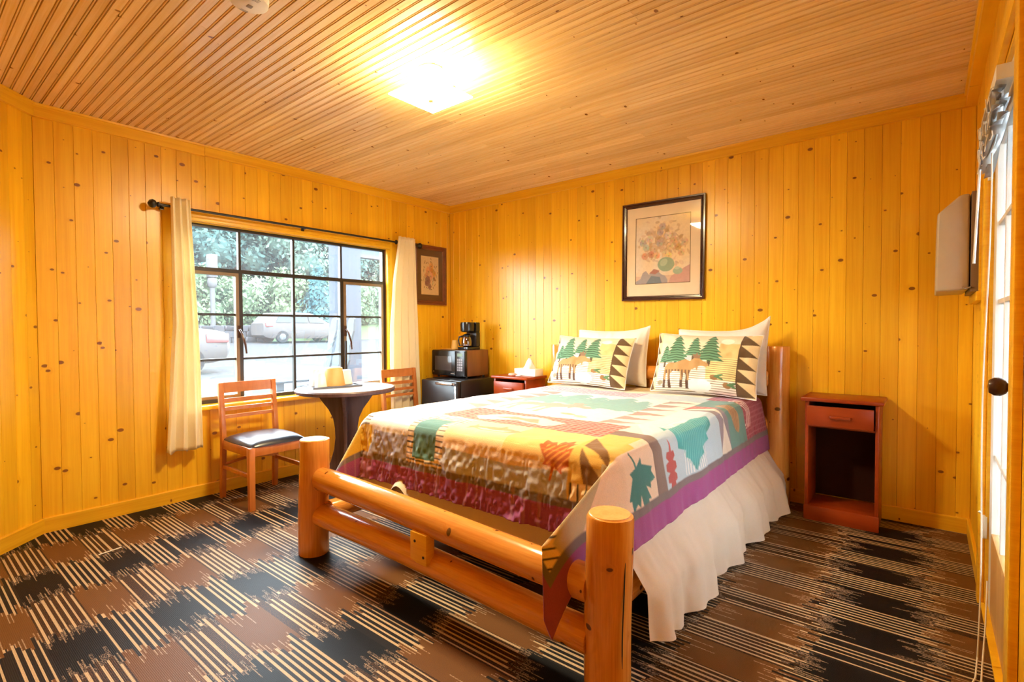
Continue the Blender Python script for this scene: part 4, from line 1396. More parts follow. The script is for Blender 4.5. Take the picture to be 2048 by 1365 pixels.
# ------------------------------------------------------------------ refrigerator, microwave, coffee maker
fr_ = thing('mini_refrigerator', 'black compact refrigerator in the corner under the microwave', 'refrigerator', (0.475, -0.62, 0))
MB().box((-0.235, 0.055, 0.015), (0.235, 0.52, 0.695)).build('cabinet', 'black_satin', fr_, bevel=0.008)
fd = MB().box((-0.235, 0.0, 0.03), (0.235, 0.052, 0.690)).build('door', 'black_satin', fr_, bevel=0.012, segs=3)
MB().prism([(-0.04, -0.001), (0.215, -0.001), (0.215, -0.016), (0.19, -0.026), (0.0, -0.026), (-0.03, -0.012)], 'z', 0.655, 0.678).build('door_handle', 'chrome', fd, bevel=0.004)
MB().box((0.205, -0.003, 0.05), (0.222, 0.001, 0.65)).build('edge_trim', 'chrome', fd, bevel=0.001)
for sx in (-0.19, 0.19):
    MB().cyl((sx, 0.1, 0.0), (sx, 0.1, 0.016), 0.016, n=12).build('foot', 'black_plastic', fr_)
    MB().cyl((sx, 0.47, 0.0), (sx, 0.47, 0.016), 0.016, n=12).build('foot', 'black_plastic', fr_)

mw = thing('microwave', 'black microwave with brown woodgrain sides on the refrigerator', 'microwave', (0.395, -0.415, 0.6955))
mwd = 0.315
MB().box((-0.225, 0.026, 0.018), (0.225, mwd, 0.262)).build('case', 'brown_vinyl', mw, bevel=0.006)
MB().box((-0.225, 0.0, 0.018), (0.225, 0.0255, 0.262)).build('front_bezel', 'black_plastic', mw, bevel=0.006)
dm = MB().box((-0.220, -0.010, 0.026), (0.098, -0.0005, 0.256)).build('door', 'black_plastic', mw, bevel=0.004)
MB().box((-0.175, -0.012, 0.070), (0.050, -0.0098, 0.205)).build('door_window', 'dark_window', dm, bevel=0.001)
MB().box((0.040, -0.0115, 0.040), (0.088, -0.0098, 0.046)).build('nameplate', 'chrome', dm)
MB().lathe([(0.0, -0.0115), (0.007, -0.011), (0.007, -0.0098)], (-0.195, 0, 0.055), 12, 'y').build('badge', 'chrome', dm)
pn = MB().box((0.102, -0.008, 0.026), (0.218, -0.0005, 0.256)).build('control_panel', 'black_satin', mw, bevel=0.002)
MB().box((0.125, -0.0095, 0.205), (0.190, -0.0078, 0.235)).build('display', 'lcd', pn)
for r in range(5):
    for c in range(3):
        MB().box((0.124 + c * 0.024, -0.0095, 0.070 + r * 0.024), (0.143 + c * 0.024, -0.0078, 0.088 + r * 0.024)).build('button', 'button', pn)
for sx in (-0.19, 0.19):
    for yy in (0.05, 0.28):
        MB().cyl((sx, yy, 0), (sx, yy, 0.019), 0.012, n=10).build('foot', 'black_plastic', mw)

cm = thing('coffee_maker', 'black drip coffee maker with glass carafe on the microwave', 'coffee maker', (0.490, -0.225, 0.958))
cm.scale = (0.78, 0.82, 1.0)
MB().box((-0.085, -0.115, 0.0), (0.085, 0.095, 0.026)).build('base', 'black_plastic', cm, bevel=0.006)
MB().box((-0.085, 0.030, 0.0265), (0.085, 0.095, 0.168)).build('tank', 'black_satin', cm, bevel=0.008)
top = MB().lathe([(0.070, 0.170), (0.082, 0.18), (0.086, 0.245), (0.080, 0.262), (0.0, 0.266)], (0, -0.035, 0), 28)
top.build('brew_basket', 'black_plastic', cm)
MB().box((-0.085, 0.030, 0.1685), (0.085, 0.095, 0.262)).build('upper_tank', 'black_plastic', cm, bevel=0.008)
ca = MB().lathe([(0.045, 0.0), (0.062, 0.012), (0.066, 0.04), (0.058, 0.082), (0.046, 0.100)], (0, -0.045, 0.027), 28).build('carafe', 'carafe', cm)
MB().lathe([(0.050, 0.100), (0.052, 0.112), (0.030, 0.124), (0.0, 0.126)], (0, -0.045, 0.027), 24).build('carafe_lid', 'black_plastic', ca)
MB().tube([(-0.046, -0.07, 0.128), (-0.085, -0.09, 0.122), (-0.092, -0.095, 0.085), (-0.082, -0.088, 0.045), (-0.062, -0.075, 0.04)], 0.009, 10).build('carafe_handle', 'black_plastic', ca)
MB().lathe([(0.0, -0.003), (0.008, -0.002), (0.008, 0.001)], (0.05, -0.1155, 0.013), 12, 'y').build('switch', 'tail_red', cm)

cu = MB().lathe([(0.038, 0.0), (0.037, 0.003), (0.027, 0.082), (0.024, 0.085), (0.0, 0.085)], (0, 0, 0), 24).build('paper_cup', 'yellow_cup', loc=(0.300, -0.235, 0.9625))
tag(cu, 'cream paper cup upside down beside the coffee maker', 'cup')
nk = MB()
for k in range(3):
    nk.box((-0.09 + 0.006 * k, -0.06 - 0.004 * k, 0.0016 * k), (0.09 + 0.003 * k, 0.06, 0.0016 * k + 0.0013))
nap = tag(nk.build('paper_napkin', 'yellow_cup', loc=(0.275, -0.245, 0.9577), smooth=False), 'folded paper napkins under the cup on the microwave', 'napkin')

# ------------------------------------------------------------------ chairs


def chair(label, loc, rotz=0.0):
    """faces +x, back along local y"""
    r = thing('dining_chair', label, 'chair', loc, rotz, 'slat-back chairs by the window')
    W2, D = 0.182, 0.425
    for s in (-1, 1):
        y = s * W2
        # rear post with its raked leg
        pf = [(-0.012, 0.0), (0.024, 0.0), (0.052, 0.40), (0.048, 0.46), (0.012, 0.795), (-0.020, 0.795), (0.010, 0.46), (0.012, 0.40)]
        MB().prism(pf, 'y', y - 0.016, y + 0.016).build('rear_leg', 'chair_wood', r, bevel=0.004)
        pf = [(D + 0.004, 0.0), (D + 0.034, 0.0), (D + 0.040, 0.405), (D - 0.002, 0.405)]
        MB().prism(pf, 'y', y - 0.019, y + 0.019).build('front_leg', 'chair_wood', r, bevel=0.004)
        MB().box((0.052, y - 0.011, 0.345), (D - 0.002, y + 0.011, 0.404)).build('apron', 'chair_wood', r, bevel=0.003)
        MB().box((0.034, y - 0.009, 0.205), (D + 0.002, y + 0.009, 0.232)).build('stretcher', 'chair_wood', r, bevel=0.003)
    MB().box((D + 0.006, -W2 + 0.019, 0.345), (D + 0.030, W2 - 0.019, 0.404)).build('apron', 'chair_wood', r, bevel=0.003)
    MB().box((0.016, -W2 + 0.016, 0.345), (0.046, W2 - 0.016, 0.404)).build('apron', 'chair_wood', r, bevel=0.003)
    # curved rear stretcher
    arcp = [(0.036 + 0.035 * math.sin(PI * k / 8), -W2 + 0.012 + (2 * W2 - 0.024) * k / 8, 0.235 + 0.028 * math.sin(PI * k / 8)) for k in range(9)]
    MB().tube(arcp, 0.011, 8).build('stretcher', 'chair_wood', r)
    # back slats leaning with the posts
    for z0, z1, nm in ((0.722, 0.793, 'top_rail'), (0.655, 0.683, 'back_slat'), (0.598, 0.622, 'back_slat'), (0.545, 0.568, 'back_slat')):
        xr = lambda z: 0.030 - (z - 0.46) * 0.107
        n = 9
        pts = []
        mb = MB()
        for th in (0.006, -0.008):
            rows = []
            for z in (z0, z1):
                rows.append([(xr(z) + th - 0.006 * math.sin(PI * k / (n - 1)), -W2 + 0.014 + (2 * W2 - 0.028) * k / (n - 1), z) for k in range(n)])
            pts.append(rows)
        f0, f1 = pts
        mb.grid([f0[0], f0[1], f1[1], f1[0], f0[0]])
        mb.f.append(tuple([0, n, 2 * n, 3 * n]))
        mb.f.append(tuple([n - 1, 2 * n - 1, 3 * n - 1, 4 * n - 1]))
        mb.build(nm, 'chair_wood', r, angle=50)
    # domed vinyl cushion
    nx, ny = 15, 15
    topg, botg = [], []
    for i in range(nx):
        u = -1 + 2 * i / (nx - 1)
        ra, rb = [], []
        for k in range(ny):
            v = -1 + 2 * k / (ny - 1)
            x = 0.250 + 0.215 * u * (1 - 0.04 * v * v)
            yy = 0.192 * v * (1 - 0.04 * u * u)
            dome = (max(0, 1 - abs(u) ** 3.2) * max(0, 1 - abs(v) ** 3.2)) ** 0.45
            ra.append((x, yy, 0.411 + 0.043 * dome))
            rb.append((x, yy, 0.4055))
        topg.append(ra)
        botg.append(rb)
    mb = MB().grid(topg).grid(botg)
    for i in range(nx - 1):
        for k in (0, ny - 1):
            mb.f.append((i * ny + k, (i + 1) * ny + k, nx * ny + (i + 1) * ny + k, nx * ny + i * ny + k))
    for k in range(ny - 1):
        for i in (0, nx - 1):
            mb.f.append((i * ny + k, i * ny + k + 1, nx * ny + i * ny + k + 1, nx * ny + i * ny + k))
    mb.build('seat_cushion', 'vinyl', r, angle=60)
    return r


chair('brown slat-back chair with black seat below the window, left of the table', (0.135, -2.150, 0))
chair('brown slat-back chair behind the round table beside the refrigerator', (0.150, -0.815, 0))

# ------------------------------------------------------------------ round table and what stands on it
TC = (0.665, -1.695)
TZ = 0.742
tbl = thing('round_table', 'round grey-topped table on a curved dark pedestal by the window', 'table', (TC[0], TC[1], 0))
MB().lathe([(0.0, TZ - 0.032), (0.335, TZ - 0.032), (0.342, TZ - 0.026), (0.345, TZ - 0.010), (0.338, TZ - 0.0005)], (0, 0, 0), 56).build('edge_band', 'table_wood', tbl, angle=30)
MB().lathe([(0.0, TZ - 0.003), (0.335, TZ - 0.003), (0.335, TZ), (0.0, TZ)], (0, 0, 0), 56).build('table_top', 'table_top', tbl, angle=30)
prof = [(0.185, 0.708), (0.180, 0.685), (0.150, 0.64), (0.110, 0.585), (0.080, 0.52), (0.068, 0.45), (0.066, 0.38), (0.075, 0.30), (0.100, 0.21), (0.150, 0.11), (0.195, 0.045), (0.205, 0.0)]
for k in range(4):
    a = math.radians(-39 + 90 * k)
    poly = [(0.0, 0.708)] + prof + [(0.0, 0.0)]
    pn = MB().prism([(x + 0.010, z) for x, z in poly], 'y', -0.011, 0.011).build('pedestal_panel', 'table_wood', tbl, bevel=0.002)
    pn.rotation_euler = (0, 0, a)
MB().box((-0.014, -0.014, 0), (0.014, 0.014, 0.7085)).build('pedestal_core', 'table_wood', tbl).rotation_euler = (0, 0, math.radians(6))

tr = thing('serving_tray', 'thin grey serving tray on the round table', 'tray', (0.545, -1.725, TZ + 0.001), math.radians(-14))
MB().box((-0.115, -0.165, 0.0), (0.115, 0.165, 0.004)).build('tray_base', 'dark_tray', tr)
rim = MB()
for (a, b_) in (((-0.125, -0.175), (0.125, -0.165)), ((-0.125, 0.165), (0.125, 0.175)), ((-0.125, -0.165), (-0.115, 0.165)), ((0.115, -0.165), (0.125, 0.165))):
    rim.box((a[0], a[1], 0.0), (b_[0], b_[1], 0.012))
rim.build('tray_rim', 'dark_tray', tr, smooth=False)


def frustum(name, label, cat, loc, r0, r1, h, mat, n=24, rotz=0.0, parts=False):
    t = thing(name, label, cat, loc, rotz)
    MB().lathe([(r0, 0.0), (r0 * 1.03, 0.004), (r0, 0.008), (r1, h - 0.006), (r1 - 0.006, h), (0.0, h)], (0, 0, 0), n).build('body', mat, t, angle=35)
    MB().lathe([(r0 + 0.001, 0.002), (r0 * 1.05 + 0.001, 0.005), (r0 + 0.001, 0.010)], (0, 0, 0), n).build('rim', mat, t)
    return t


zt = TZ + 0.0052
frustum('ice_bucket', 'tan ice bucket turned upside down on the tray', 'ice bucket', (0.552, -1.722, zt), 0.079, 0.062, 0.135, 'tan_plastic', 28)
frustum('plastic_cup', 'white plastic cup on the tray in front of the tan ice bucket', 'cup', (0.575, -1.838, zt), 0.040, 0.030, 0.105, 'white_plastic')
frustum('plastic_cup', 'white plastic cup on the tray right of the tan ice bucket', 'cup', (0.535, -1.605, zt), 0.042, 0.032, 0.110, 'white_plastic')
frustum('plastic_cup', 'white plastic cup on the tray left of the tan ice bucket', 'cup', (0.485, -1.832, zt), 0.040, 0.030, 0.125, 'white_plastic')

# ------------------------------------------------------------------ curtains and rod
RX, RZ = 0.078, 1.966
rod = thing('curtain_rod', 'black iron curtain rod with ball finials above the window', 'curtain rod', (0, 0, 0))
MB().cyl((RX, -2.655, RZ), (RX, -0.520, RZ), 0.0085, n=12).build('rod', 'black_metal', rod)
for y0, s in ((-2.655, -1), (-0.520, 1)):
    f = MB().lathe([(0.0085, 0.0), (0.016, 0.004 * s), (0.016, 0.010 * s), (0.010, 0.014 * s), (0.024, 0.026 * s), (0.028, 0.040 * s), (0.022, 0.054 * s), (0.008, 0.062 * s), (0.0, 0.066 * s)], (RX, y0, RZ), 16, 'y')
    f.build('finial', 'black_metal', rod)
for yb in (-2.630, -1.66, -0.548):
    bk = MB().box((0.0365, yb - 0.006, RZ - 0.010), (RX, yb + 0.006, RZ - 0.0095 + 0.002)).box((0.0352, yb - 0.012, RZ - 0.022), (0.0372, yb + 0.012, RZ + 0.018)).box((0.0006, yb - 0.006, RZ - 0.018), (0.0370, yb + 0.006, RZ - 0.008))
    bk.build('bracket', 'black_metal', rod, smooth=False)


def curtain(label, edges, nfold, seed, amp=0.030, ring=None):
    """edges: list of (z, y0, y1)"""
    zz = np.array([e_[0] for e_ in edges])[::-1]
    ya = np.array([e_[1] for e_ in edges])[::-1]
    yb = np.array([e_[2] for e_ in edges])[::-1]
    z = np.linspace(edges[0][0], edges[-1][0], 60)
    tt = np.linspace(0, 1, 140)
    T, Z = np.meshgrid(tt, z)
    Y0, Y1 = np.interp(Z, zz, ya), np.interp(Z, zz, yb)
    hang = (edges[0][0] - Z) / (edges[0][0] - edges[-1][0])
    ph = T * nfold * 2 * PI + 0.5 * vnoise(T * 3 + seed, hang * 2, seed) * hang
    X = RX + 0.012 + amp * (1 + np.sin(ph)) * (0.9 + 0.25 * hang) * 0.8 + 0.008 * vnoise(T * 8, hang * 5, seed + 1) * hang
    Y = Y0 + (Y1 - Y0) * (T + 0.035 * np.sin(2 * ph) / nfold)
    Zb = Z + 0.012 * hang * vnoise(T * 9, T * 0, seed + 2) * (hang > 0.9)
    r = thing('curtain', label, 'curtain', (0, 0, 0), 0, 'cream curtains on the black rod')
    o = link('panel', fast_grid('panel', np.stack([X, Y, Zb], -1)), 'curtain', r)
    m_ = o.modifiers.new('thickness', 'SOLIDIFY')
    m_.thickness = 0.0025
    if ring is not None:
        MB().lathe([(0.0125, -0.002), (0.021, -0.002), (0.021, 0.003), (0.0125, 0.003), (0.0125, -0.002)], (RX, ring, RZ), 18, 'y').build('grommet', 'black_metal', r)
    return r


curtain('cream curtain bunched at the left end of the window', [(2.022, -2.600, -2.487), (1.60, -2.600, -2.470), (1.19, -2.600, -2.452), (0.36, -2.655, -2.432)], 3.0, 3, 0.022)
curtain('cream curtain at the right end of the window, daylight behind its edge', [(2.018, -0.760, -0.565), (1.60, -0.830, -0.558), (1.19, -0.865, -0.540), (0.33, -0.880, -0.515)], 4.0, 9, 0.026, -0.766)

# ------------------------------------------------------------------ pictures


def grid_print(w, h, nu, nv, fn):
    u = np.linspace(0, 1, nu)
    v = np.linspace(0, 1, nv)
    Uu, Vv = np.meshgrid(u, v)
    return Uu, Vv, soft_paint(fn, u, v, 2)


def still_life(u, v):
    P = Paint(u, v, (0.88, 0.74, 0.60))
    n1 = vnoise(u * 4, v * 4, 51)
    k = np.clip(0.5 + 0.6 * n1 + 0.4 * (u - 0.5), 0, 1)[..., None]
    P.c = np.array((0.88, 0.80, 0.74)) * (1 - k) + np.array((0.92, 0.72, 0.46)) * k
    r = random.Random(5)
    for _ in range(240):
        a = r.gauss(0.5, 0.21)
        b_ = r.gauss(0.60, 0.14)
        c = r.choice([(0.62, 0.42, 0.26), (0.70, 0.50, 0.34), (0.50, 0.34, 0.20), (0.74, 0.56, 0.48), (0.58, 0.46, 0.44)])
        P.ell(a, b_, r.uniform(0.01, 0.03), r.uniform(0.02, 0.06), c, r.uniform(0, 3), 0.55)
    fl = [((0.14, 0.62), (0.52, 0.52, 0.54)), ((0.20, 0.55), (0.58, 0.58, 0.58)), ((0.27, 0.67), (0.76, 0.66, 0.58)), ((0.46, 0.76), (0.55, 0.46, 0.50)), ((0.50, 0.84), (0.60, 0.48, 0.52)), ((0.60, 0.70), (0.80, 0.74, 0.66)),
          ((0.45, 0.60), (0.55, 0.50, 0.48)), ((0.18, 0.42), (0.72, 0.36, 0.26)), ((0.30, 0.44), (0.66, 0.28, 0.20)), ((0.40, 0.42), (0.78, 0.48, 0.32)), ((0.56, 0.44), (0.82, 0.66, 0.46)), ((0.62, 0.40), (0.84, 0.66, 0.34)),
          ((0.64, 0.54), (0.80, 0.62, 0.42)), ((0.78, 0.52), (0.66, 0.38, 0.20)), ((0.84, 0.44), (0.74, 0.52, 0.32)), ((0.90, 0.58), (0.70, 0.50, 0.40)), ((0.36, 0.52), (0.72, 0.56, 0.40)), ((0.72, 0.62), (0.72, 0.48, 0.28))]
    for (a, b_), c in fl:
        for j in range(9):
            an = j * 0.7
            q = tuple(min(0.95, x * r.uniform(0.8, 1.18)) for x in c)
            P.ell(a + 0.035 * math.cos(an), b_ + 0.026 * math.sin(an), 0.030, 0.022, q, an, 0.8)
        P.ell(a, b_, 0.014, 0.012, tuple(x * 0.7 for x in c))
    P.rect(0, 1, 0, 0.12, (0.62, 0.40, 0.36), 0.5)
    P.poly([(0.0, 0.0), (0.0, 0.04), (0.10, 0.08), (0.14, 0.17), (0.20, 0.20), (0.26, 0.14), (0.34, 0.22), (0.42, 0.20), (0.48, 0.14), (0.56, 0.11), (0.60, 0.05), (0.60, 0.0)], (0.42, 0.40, 0.46))
    P.poly([(0.20, 0.0), (0.30, 0.12), (0.46, 0.10), (0.50, 0.0)], (0.20, 0.27, 0.36))
    P.poly([(0.26, 0.16), (0.36, 0.22), (0.46, 0.19), (0.38, 0.14)], (0.44, 0.22, 0.22))
    P.poly([(0.62, 0.0), (0.66, 0.10), (0.90, 0.22), (1.0, 0.26), (1.0, 0.0)], (0.66, 0.40, 0.38))
    P.ell(0.57, 0.28, 0.150, 0.105, (0.34, 0.48, 0.38))
    P.ell(0.53, 0.31, 0.07, 0.05, (0.50, 0.62, 0.50), 0.4)
    P.ell(0.78, 0.175, 0.085, 0.05, (0.40, 0.54, 0.44))
    P.ell(0.77, 0.215, 0.045, 0.022, (0.56, 0.66, 0.56))
    return P.c


def bouquet(u, v):
    P = Paint(u, v, (0.78, 0.56, 0.28))
    r = random.Random(8)
    for _ in range(70):
        a, b_ = r.gauss(0.5, 0.17), r.gauss(0.5, 0.17)
        P.ell(a, b_, 0.018, 0.035, (0.26, 0.13, 0.04), r.uniform(0, 3), 0.7)
    for (a, b_, s_, c) in ((0.58, 0.74, 0.12, (0.76, 0.36, 0.12)), (0.42, 0.60, 0.15, (0.78, 0.38, 0.18)), (0.62, 0.60, 0.11, (0.70, 0.30, 0.08)), (0.32, 0.50, 0.09, (0.72, 0.34, 0.16)), (0.55, 0.48, 0.13, (0.80, 0.44, 0.24)),
                          (0.76, 0.56, 0.08, (0.72, 0.36, 0.10)), (0.38, 0.36, 0.15, (0.30, 0.13, 0.11)), (0.30, 0.30, 0.08, (0.26, 0.11, 0.10)), (0.66, 0.36, 0.09, (0.78, 0.52, 0.30)), (0.48, 0.22, 0.09, (0.34, 0.16, 0.12)),
                          (0.74, 0.42, 0.06, (0.36, 0.18, 0.08))):
        for j in range(7):
            an = j * 0.9
            P.ell(a + s_ * 0.5 * math.cos(an), b_ + s_ * 0.4 * math.sin(an), s_ * 0.55, s_ * 0.42, tuple(x * r.uniform(0.75, 1.1) for x in c), an, 0.85)
        P.ell(a, b_, s_ * 0.2, s_ * 0.15, tuple(x * 0.5 for x in c))
    for k in range(9):
        a, b_ = 0.5 + 0.36 * math.cos(k * 0.7), 0.5 + 0.36 * math.sin(k * 0.7)
        P.ell(a, b_, 0.012, 0.05, (0.22, 0.13, 0.05), k * 0.7, 0.9)
    return P.c


def picture(name, label, w, h, fw, mw_, fn, fmat, mmat, fd=0.024):
    """local frame: X across, Z up, face -Y, origin bottom centre at the wall"""
    r = thing(name, label, 'picture')
    o_, i_ = [(-w / 2, 0), (w / 2, 0), (w / 2, h), (-w / 2, h)], [(-w / 2 + fw, fw), (w / 2 - fw, fw), (w / 2 - fw, h - fw), (-w / 2 + fw, h - fw)]
    for k in range(4):
        k2 = (k + 1) % 4
        mb = MB()
        steps = [(0.0, 0.0), (0.0, -fd), (0.30, -fd), (0.42, -fd * 0.70), (0.55, -fd * 0.66), (0.68, -fd * 0.85), (0.86, -fd * 0.80), (1.0, -fd * 0.45), (1.0, 0.0)]
        rows = []
        for (t_, y_) in steps:
            a = [(1 - t_) * o_[k][j] + t_ * i_[k][j] for j in range(2)]
            b_ = [(1 - t_) * o_[k2][j] + t_ * i_[k2][j] for j in range(2)]
            rows.append([(a[0], y_, a[1]), (b_[0], y_, b_[1])])
        rows.append(rows[0])
        mb.grid(rows)
        mb.build('frame_side', fmat, r, smooth=False)
    mx, mz = w / 2 - fw, fw
    pw, pz0, pz1 = w / 2 - fw - mw_[0], fw + mw_[1], h - fw - mw_[2]
    mb = MB()
    ym = -0.008
    mb.add([(-mx, ym, mz), (mx, ym, mz), (mx, ym, h - fw), (-mx, ym, h - fw), (-pw, ym, pz0), (pw, ym, pz0), (pw, ym, pz1), (-pw, ym, pz1)],
           [(0, 1, 5, 4), (1, 2, 6, 5), (2, 3, 7, 6), (3, 0, 4, 7)])
    mb.add([(-pw, ym, pz0), (pw, ym, pz0), (pw, ym, pz1), (-pw, ym, pz1), (-pw, ym + 0.002, pz0), (pw, ym + 0.002, pz0), (pw, ym + 0.002, pz1), (-pw, ym + 0.002, pz1)],
           [(0, 1, 5, 4), (1, 2, 6, 5), (2, 3, 7, 6), (3, 0, 4, 7)])
    mb.build('mat_board', mmat, r, smooth=False)
    fl = MB()
    q = 0.004
    for (a, b_) in (((-pw, pz0), (pw, pz0 + q)), ((-pw, pz1 - q), (pw, pz1)), ((-pw, pz0 + q), (-pw + q, pz1 - q)), ((pw - q, pz0 + q), (pw, pz1 - q))):
        fl.box((a[0], ym - 0.0012, a[1]), (b_[0], ym + 0.0012, b_[1]))
    fl.build('fillet', 'fillet', r, smooth=False)
    nu, nv = 150, 180
    Uu, Vv, col = grid_print(1, 1, nu, nv, fn)
    G = np.stack([-pw + 2 * pw * Uu, np.full(Uu.shape, ym + 0.001), pz0 + (pz1 - pz0) * Vv], -1)
    link('print', fast_grid('print', G, col), 'print', r)
    MB().box((-mx, ym - 0.004, mz), (mx, ym - 0.0025, h - fw)).build('picture_glass', 'pic_glass', r, smooth=False)
    MB().box((-w / 2 + 0.004, -0.0045, 0.004), (w / 2 - 0.004, -0.0005, h - 0.004)).build('backing_board', 'fillet', r, smooth=False)
    return r


p1 = picture('framed_painting', 'dark framed flower vase painting with wide peach mat above the bed', 0.655, 0.765, 0.036, (0.072, 0.092, 0.082), still_life, 'frame_dark', 'mat_peach', 0.026)
p1.location = (2.325, -0.0012, 1.372)
p1.rotation_euler = (0.0, math.radians(0.6), 0)
p2 = picture('framed_print', 'brown framed bouquet print between the curtain and the corner', 0.43, 0.595, 0.046, (0.048, 0.052, 0.058), bouquet, 'frame_brown', 'mat_brown', 0.024)
p2.location = (0.0012, -0.292, 1.402)
p2.rotation_euler = (0, 0, PI / 2)

# ------------------------------------------------------------------ ceiling lamp and smoke detector
LC = (2.000, -2.065)
lamp = thing('ceiling_lamp', 'glowing square glass ceiling lamp with a small finial', 'lamp', (LC[0], LC[1], 2.288))
MB().lathe([(0.060, 0.1515), (0.064, 0.145), (0.058, 0.128), (0.020, 0.122), (0.0, 0.121)], (0, 0, 0), 28).build('canopy', 'lamp_metal', lamp)
MB().cyl((0, 0, 0.012), (0, 0, 0.123), 0.005, n=10).build('stem', 'brass', lamp)
n = 17
dish, dish2 = [], []
for i in range(n):
    ra, rb = [], []
    for k in range(n):
        u, v = -1 + 2 * i / (n - 1), -1 + 2 * k / (n - 1)
        z = 0.010 + 0.012 * max(abs(u), abs(v)) ** 2.0
        ra.append((0.146 * u, 0.146 * v, z))
        rb.append((0.146 * u, 0.146 * v, z + 0.005))
    dish.append(ra)
    dish2.append(rb)
MB().grid(dish).build('glass_shade', 'lamp_glass', lamp, recalc=False)
MB().grid(dish2).build('upper_diffuser', 'lamp_diffuser', lamp, recalc=False)
MB().lathe([(0.0, -0.022), (0.005, -0.020), (0.006, -0.012), (0.011, -0.008), (0.013, 0.0), (0.006, 0.009)], (0, 0, 0), 16).build('finial', 'brass', lamp)
for s in (-1, 1):
    MB().lathe([(0.013, 0.0), (0.014, 0.02 * s), (0.026, 0.045 * s), (0.026, 0.062 * s), (0.014, 0.080 * s), (0.0, 0.084 * s)], (0.0, 0.022 * s, 0.082), 18, 'y').build('bulb', 'lamp_bulb', lamp)
    MB().cyl((0, 0.003 * s, 0.082), (0, 0.022 * s, 0.082), 0.015, n=14).build('socket', 'lamp_metal', lamp)

sd = thing('smoke_detector', 'round white smoke detector on the ceiling', 'smoke detector', (1.885, -2.885, 2.4397))
MB().lathe([(0.066, 0.0), (0.069, -0.004), (0.069, -0.012), (0.066, -0.015)], (0, 0, 0), 40).build('mount_plate', 'white_plastic', sd)
MB().lathe([(0.064, -0.0152), (0.068, -0.018), (0.066, -0.030), (0.052, -0.037), (0.0, -0.040)], (0, 0, 0), 40).build('body', 'white_plastic', sd)
MB().box((-0.010, -0.010, -0.0425), (0.010, 0.010, -0.039)).build('test_button', 'button', sd, bevel=0.002)
for s in (-1, 1):
    for k in range(3):
        a0 = [(s * (0.044 + 0.006 * k) * math.cos(q), (0.044 + 0.006 * k) * math.sin(q), -0.0375 + 0.0012 * k * k * 0.5) for q in np.linspace(-0.3, 0.3, 6)]
        MB().tube(a0, 0.0012, 5).build('vent_slot', 'button', sd)

# ------------------------------------------------------------------ wall unit, blind and cords on the door wall
ac = thing('wall_unit', 'beige slope-topped metal wall unit hanging left of the door', 'wall unit', (W, -0.70, 1.325))
pf = [(-0.052, 0.0), (-0.170, -0.004), (-0.166, 0.355), (-0.085, 0.432), (-0.052, 0.435)]
MB().prism([(x, z) for x, z in pf], 'y', 0.0, 0.46).build('cover', 'beige_metal', ac, bevel=0.010, segs=3)
MB().box((-0.048, -0.010, -0.010), (-0.0006, 0.47, 0.440)).build('back_box', 'brown_metal', ac, bevel=0.003)
MB().tube([(-0.075, -0.006, 0.012), (-0.060, -0.010, 0.006), (-0.045, -0.014, 0.010)], 0.004, 8).build('latch', 'chrome', ac)
for k, (a, b_) in enumerate((((-0.030, -0.045, -0.052), (-0.0006, 0.50, -0.0105)), ((-0.022, -0.045, -0.0100), (-0.0006, -0.0105, 0.45)))):
    MB().box(a, b_).build('wood_trim', 'pine_trim', ac, bevel=0.003)

bl = thing('mini_blind', 'white mini blind pulled up in a tangle at the door top', 'blind', (W, -1.40, 1.925))
hr_ = MB().box((-0.042, -0.265, -0.022), (-0.0240, 0.29, 0.022)).box((-0.0240, -0.265, -0.022), (-0.002, -0.262, 0.022)).box((-0.0240, 0.287, -0.022), (-0.002, 0.29, 0.022)).box((-0.0240, -0.262, -0.022), (-0.0225 + 0.02, 0.287, -0.020))
hr_.build('headrail', 'white_plastic', bl, smooth=False)
r = random.Random(4)
for k in range(16):
    z = -0.035 - 0.008 * k - 0.002 * (k % 3)
    tilt = r.uniform(-0.5, 0.9)
    sag = r.uniform(0.0, 0.05)
    rows = []
    for q in (-0.0125, 0.0, 0.0125):
        rows.append([(-0.030 + q * math.cos(tilt) - 0.010 * math.sin(3 * yv + k), -0.25 + 0.52 * yv, z + q * math.sin(tilt) - sag * math.sin(PI * yv) - 0.10 * max(0, yv - 0.55) * (k / 15) + 0.002 * (1 if q == 0 else 0)) for yv in [j / 10 for j in range(11)]])
    o = MB().grid(rows).build('slat', 'slat', bl, recalc=False)
    o.modifiers.new('thickness', 'SOLIDIFY').thickness = 0.0006
for k in range(5):
    yv = -0.20 + 0.11 * k
    pth = []
    for j in range(22):
        tt = j / 21
        pth.append((-0.044 - 0.010 * abs(math.sin(7 * tt + k)), yv + 0.018 * math.sin(19 * tt + k * 2), -0.02 - 0.16 * tt + 0.012 * math.sin(25 * tt)))
    MB().tube(pth, 0.0016, 5).build('ladder_cord', 'cord', bl)
MB().tube([(-0.046, 0.255, -0.01), (-0.047, 0.250, -0.16), (-0.062, 0.20, -0.53)], 0.0042, 8).build('tilt_wand', 'white_plastic', bl)
cp = []
for j in range(30):
    tt = j / 29
    cp.append((-0.030 - 0.022 * tt + 0.004 * math.sin(9 * tt), 0.02 - 0.10 * tt + 0.006 * math.sin(13 * tt), -0.02 - 1.875 * tt))
cp += [(-0.060, -0.17, -1.918), (-0.070, -0.21, -1.9215), (-0.085, -0.30, -1.9215), (-0.10, -0.42, -1.9215)]
MB().tube(cp, 0.0026, 6).build('pull_cord', 'cord', bl)
MB().lathe([(0.0, -0.006), (0.006, 0.0), (0.0, 0.006)], (-0.049, -0.055, -1.40), 10).build('cord_knot', 'cord', bl)
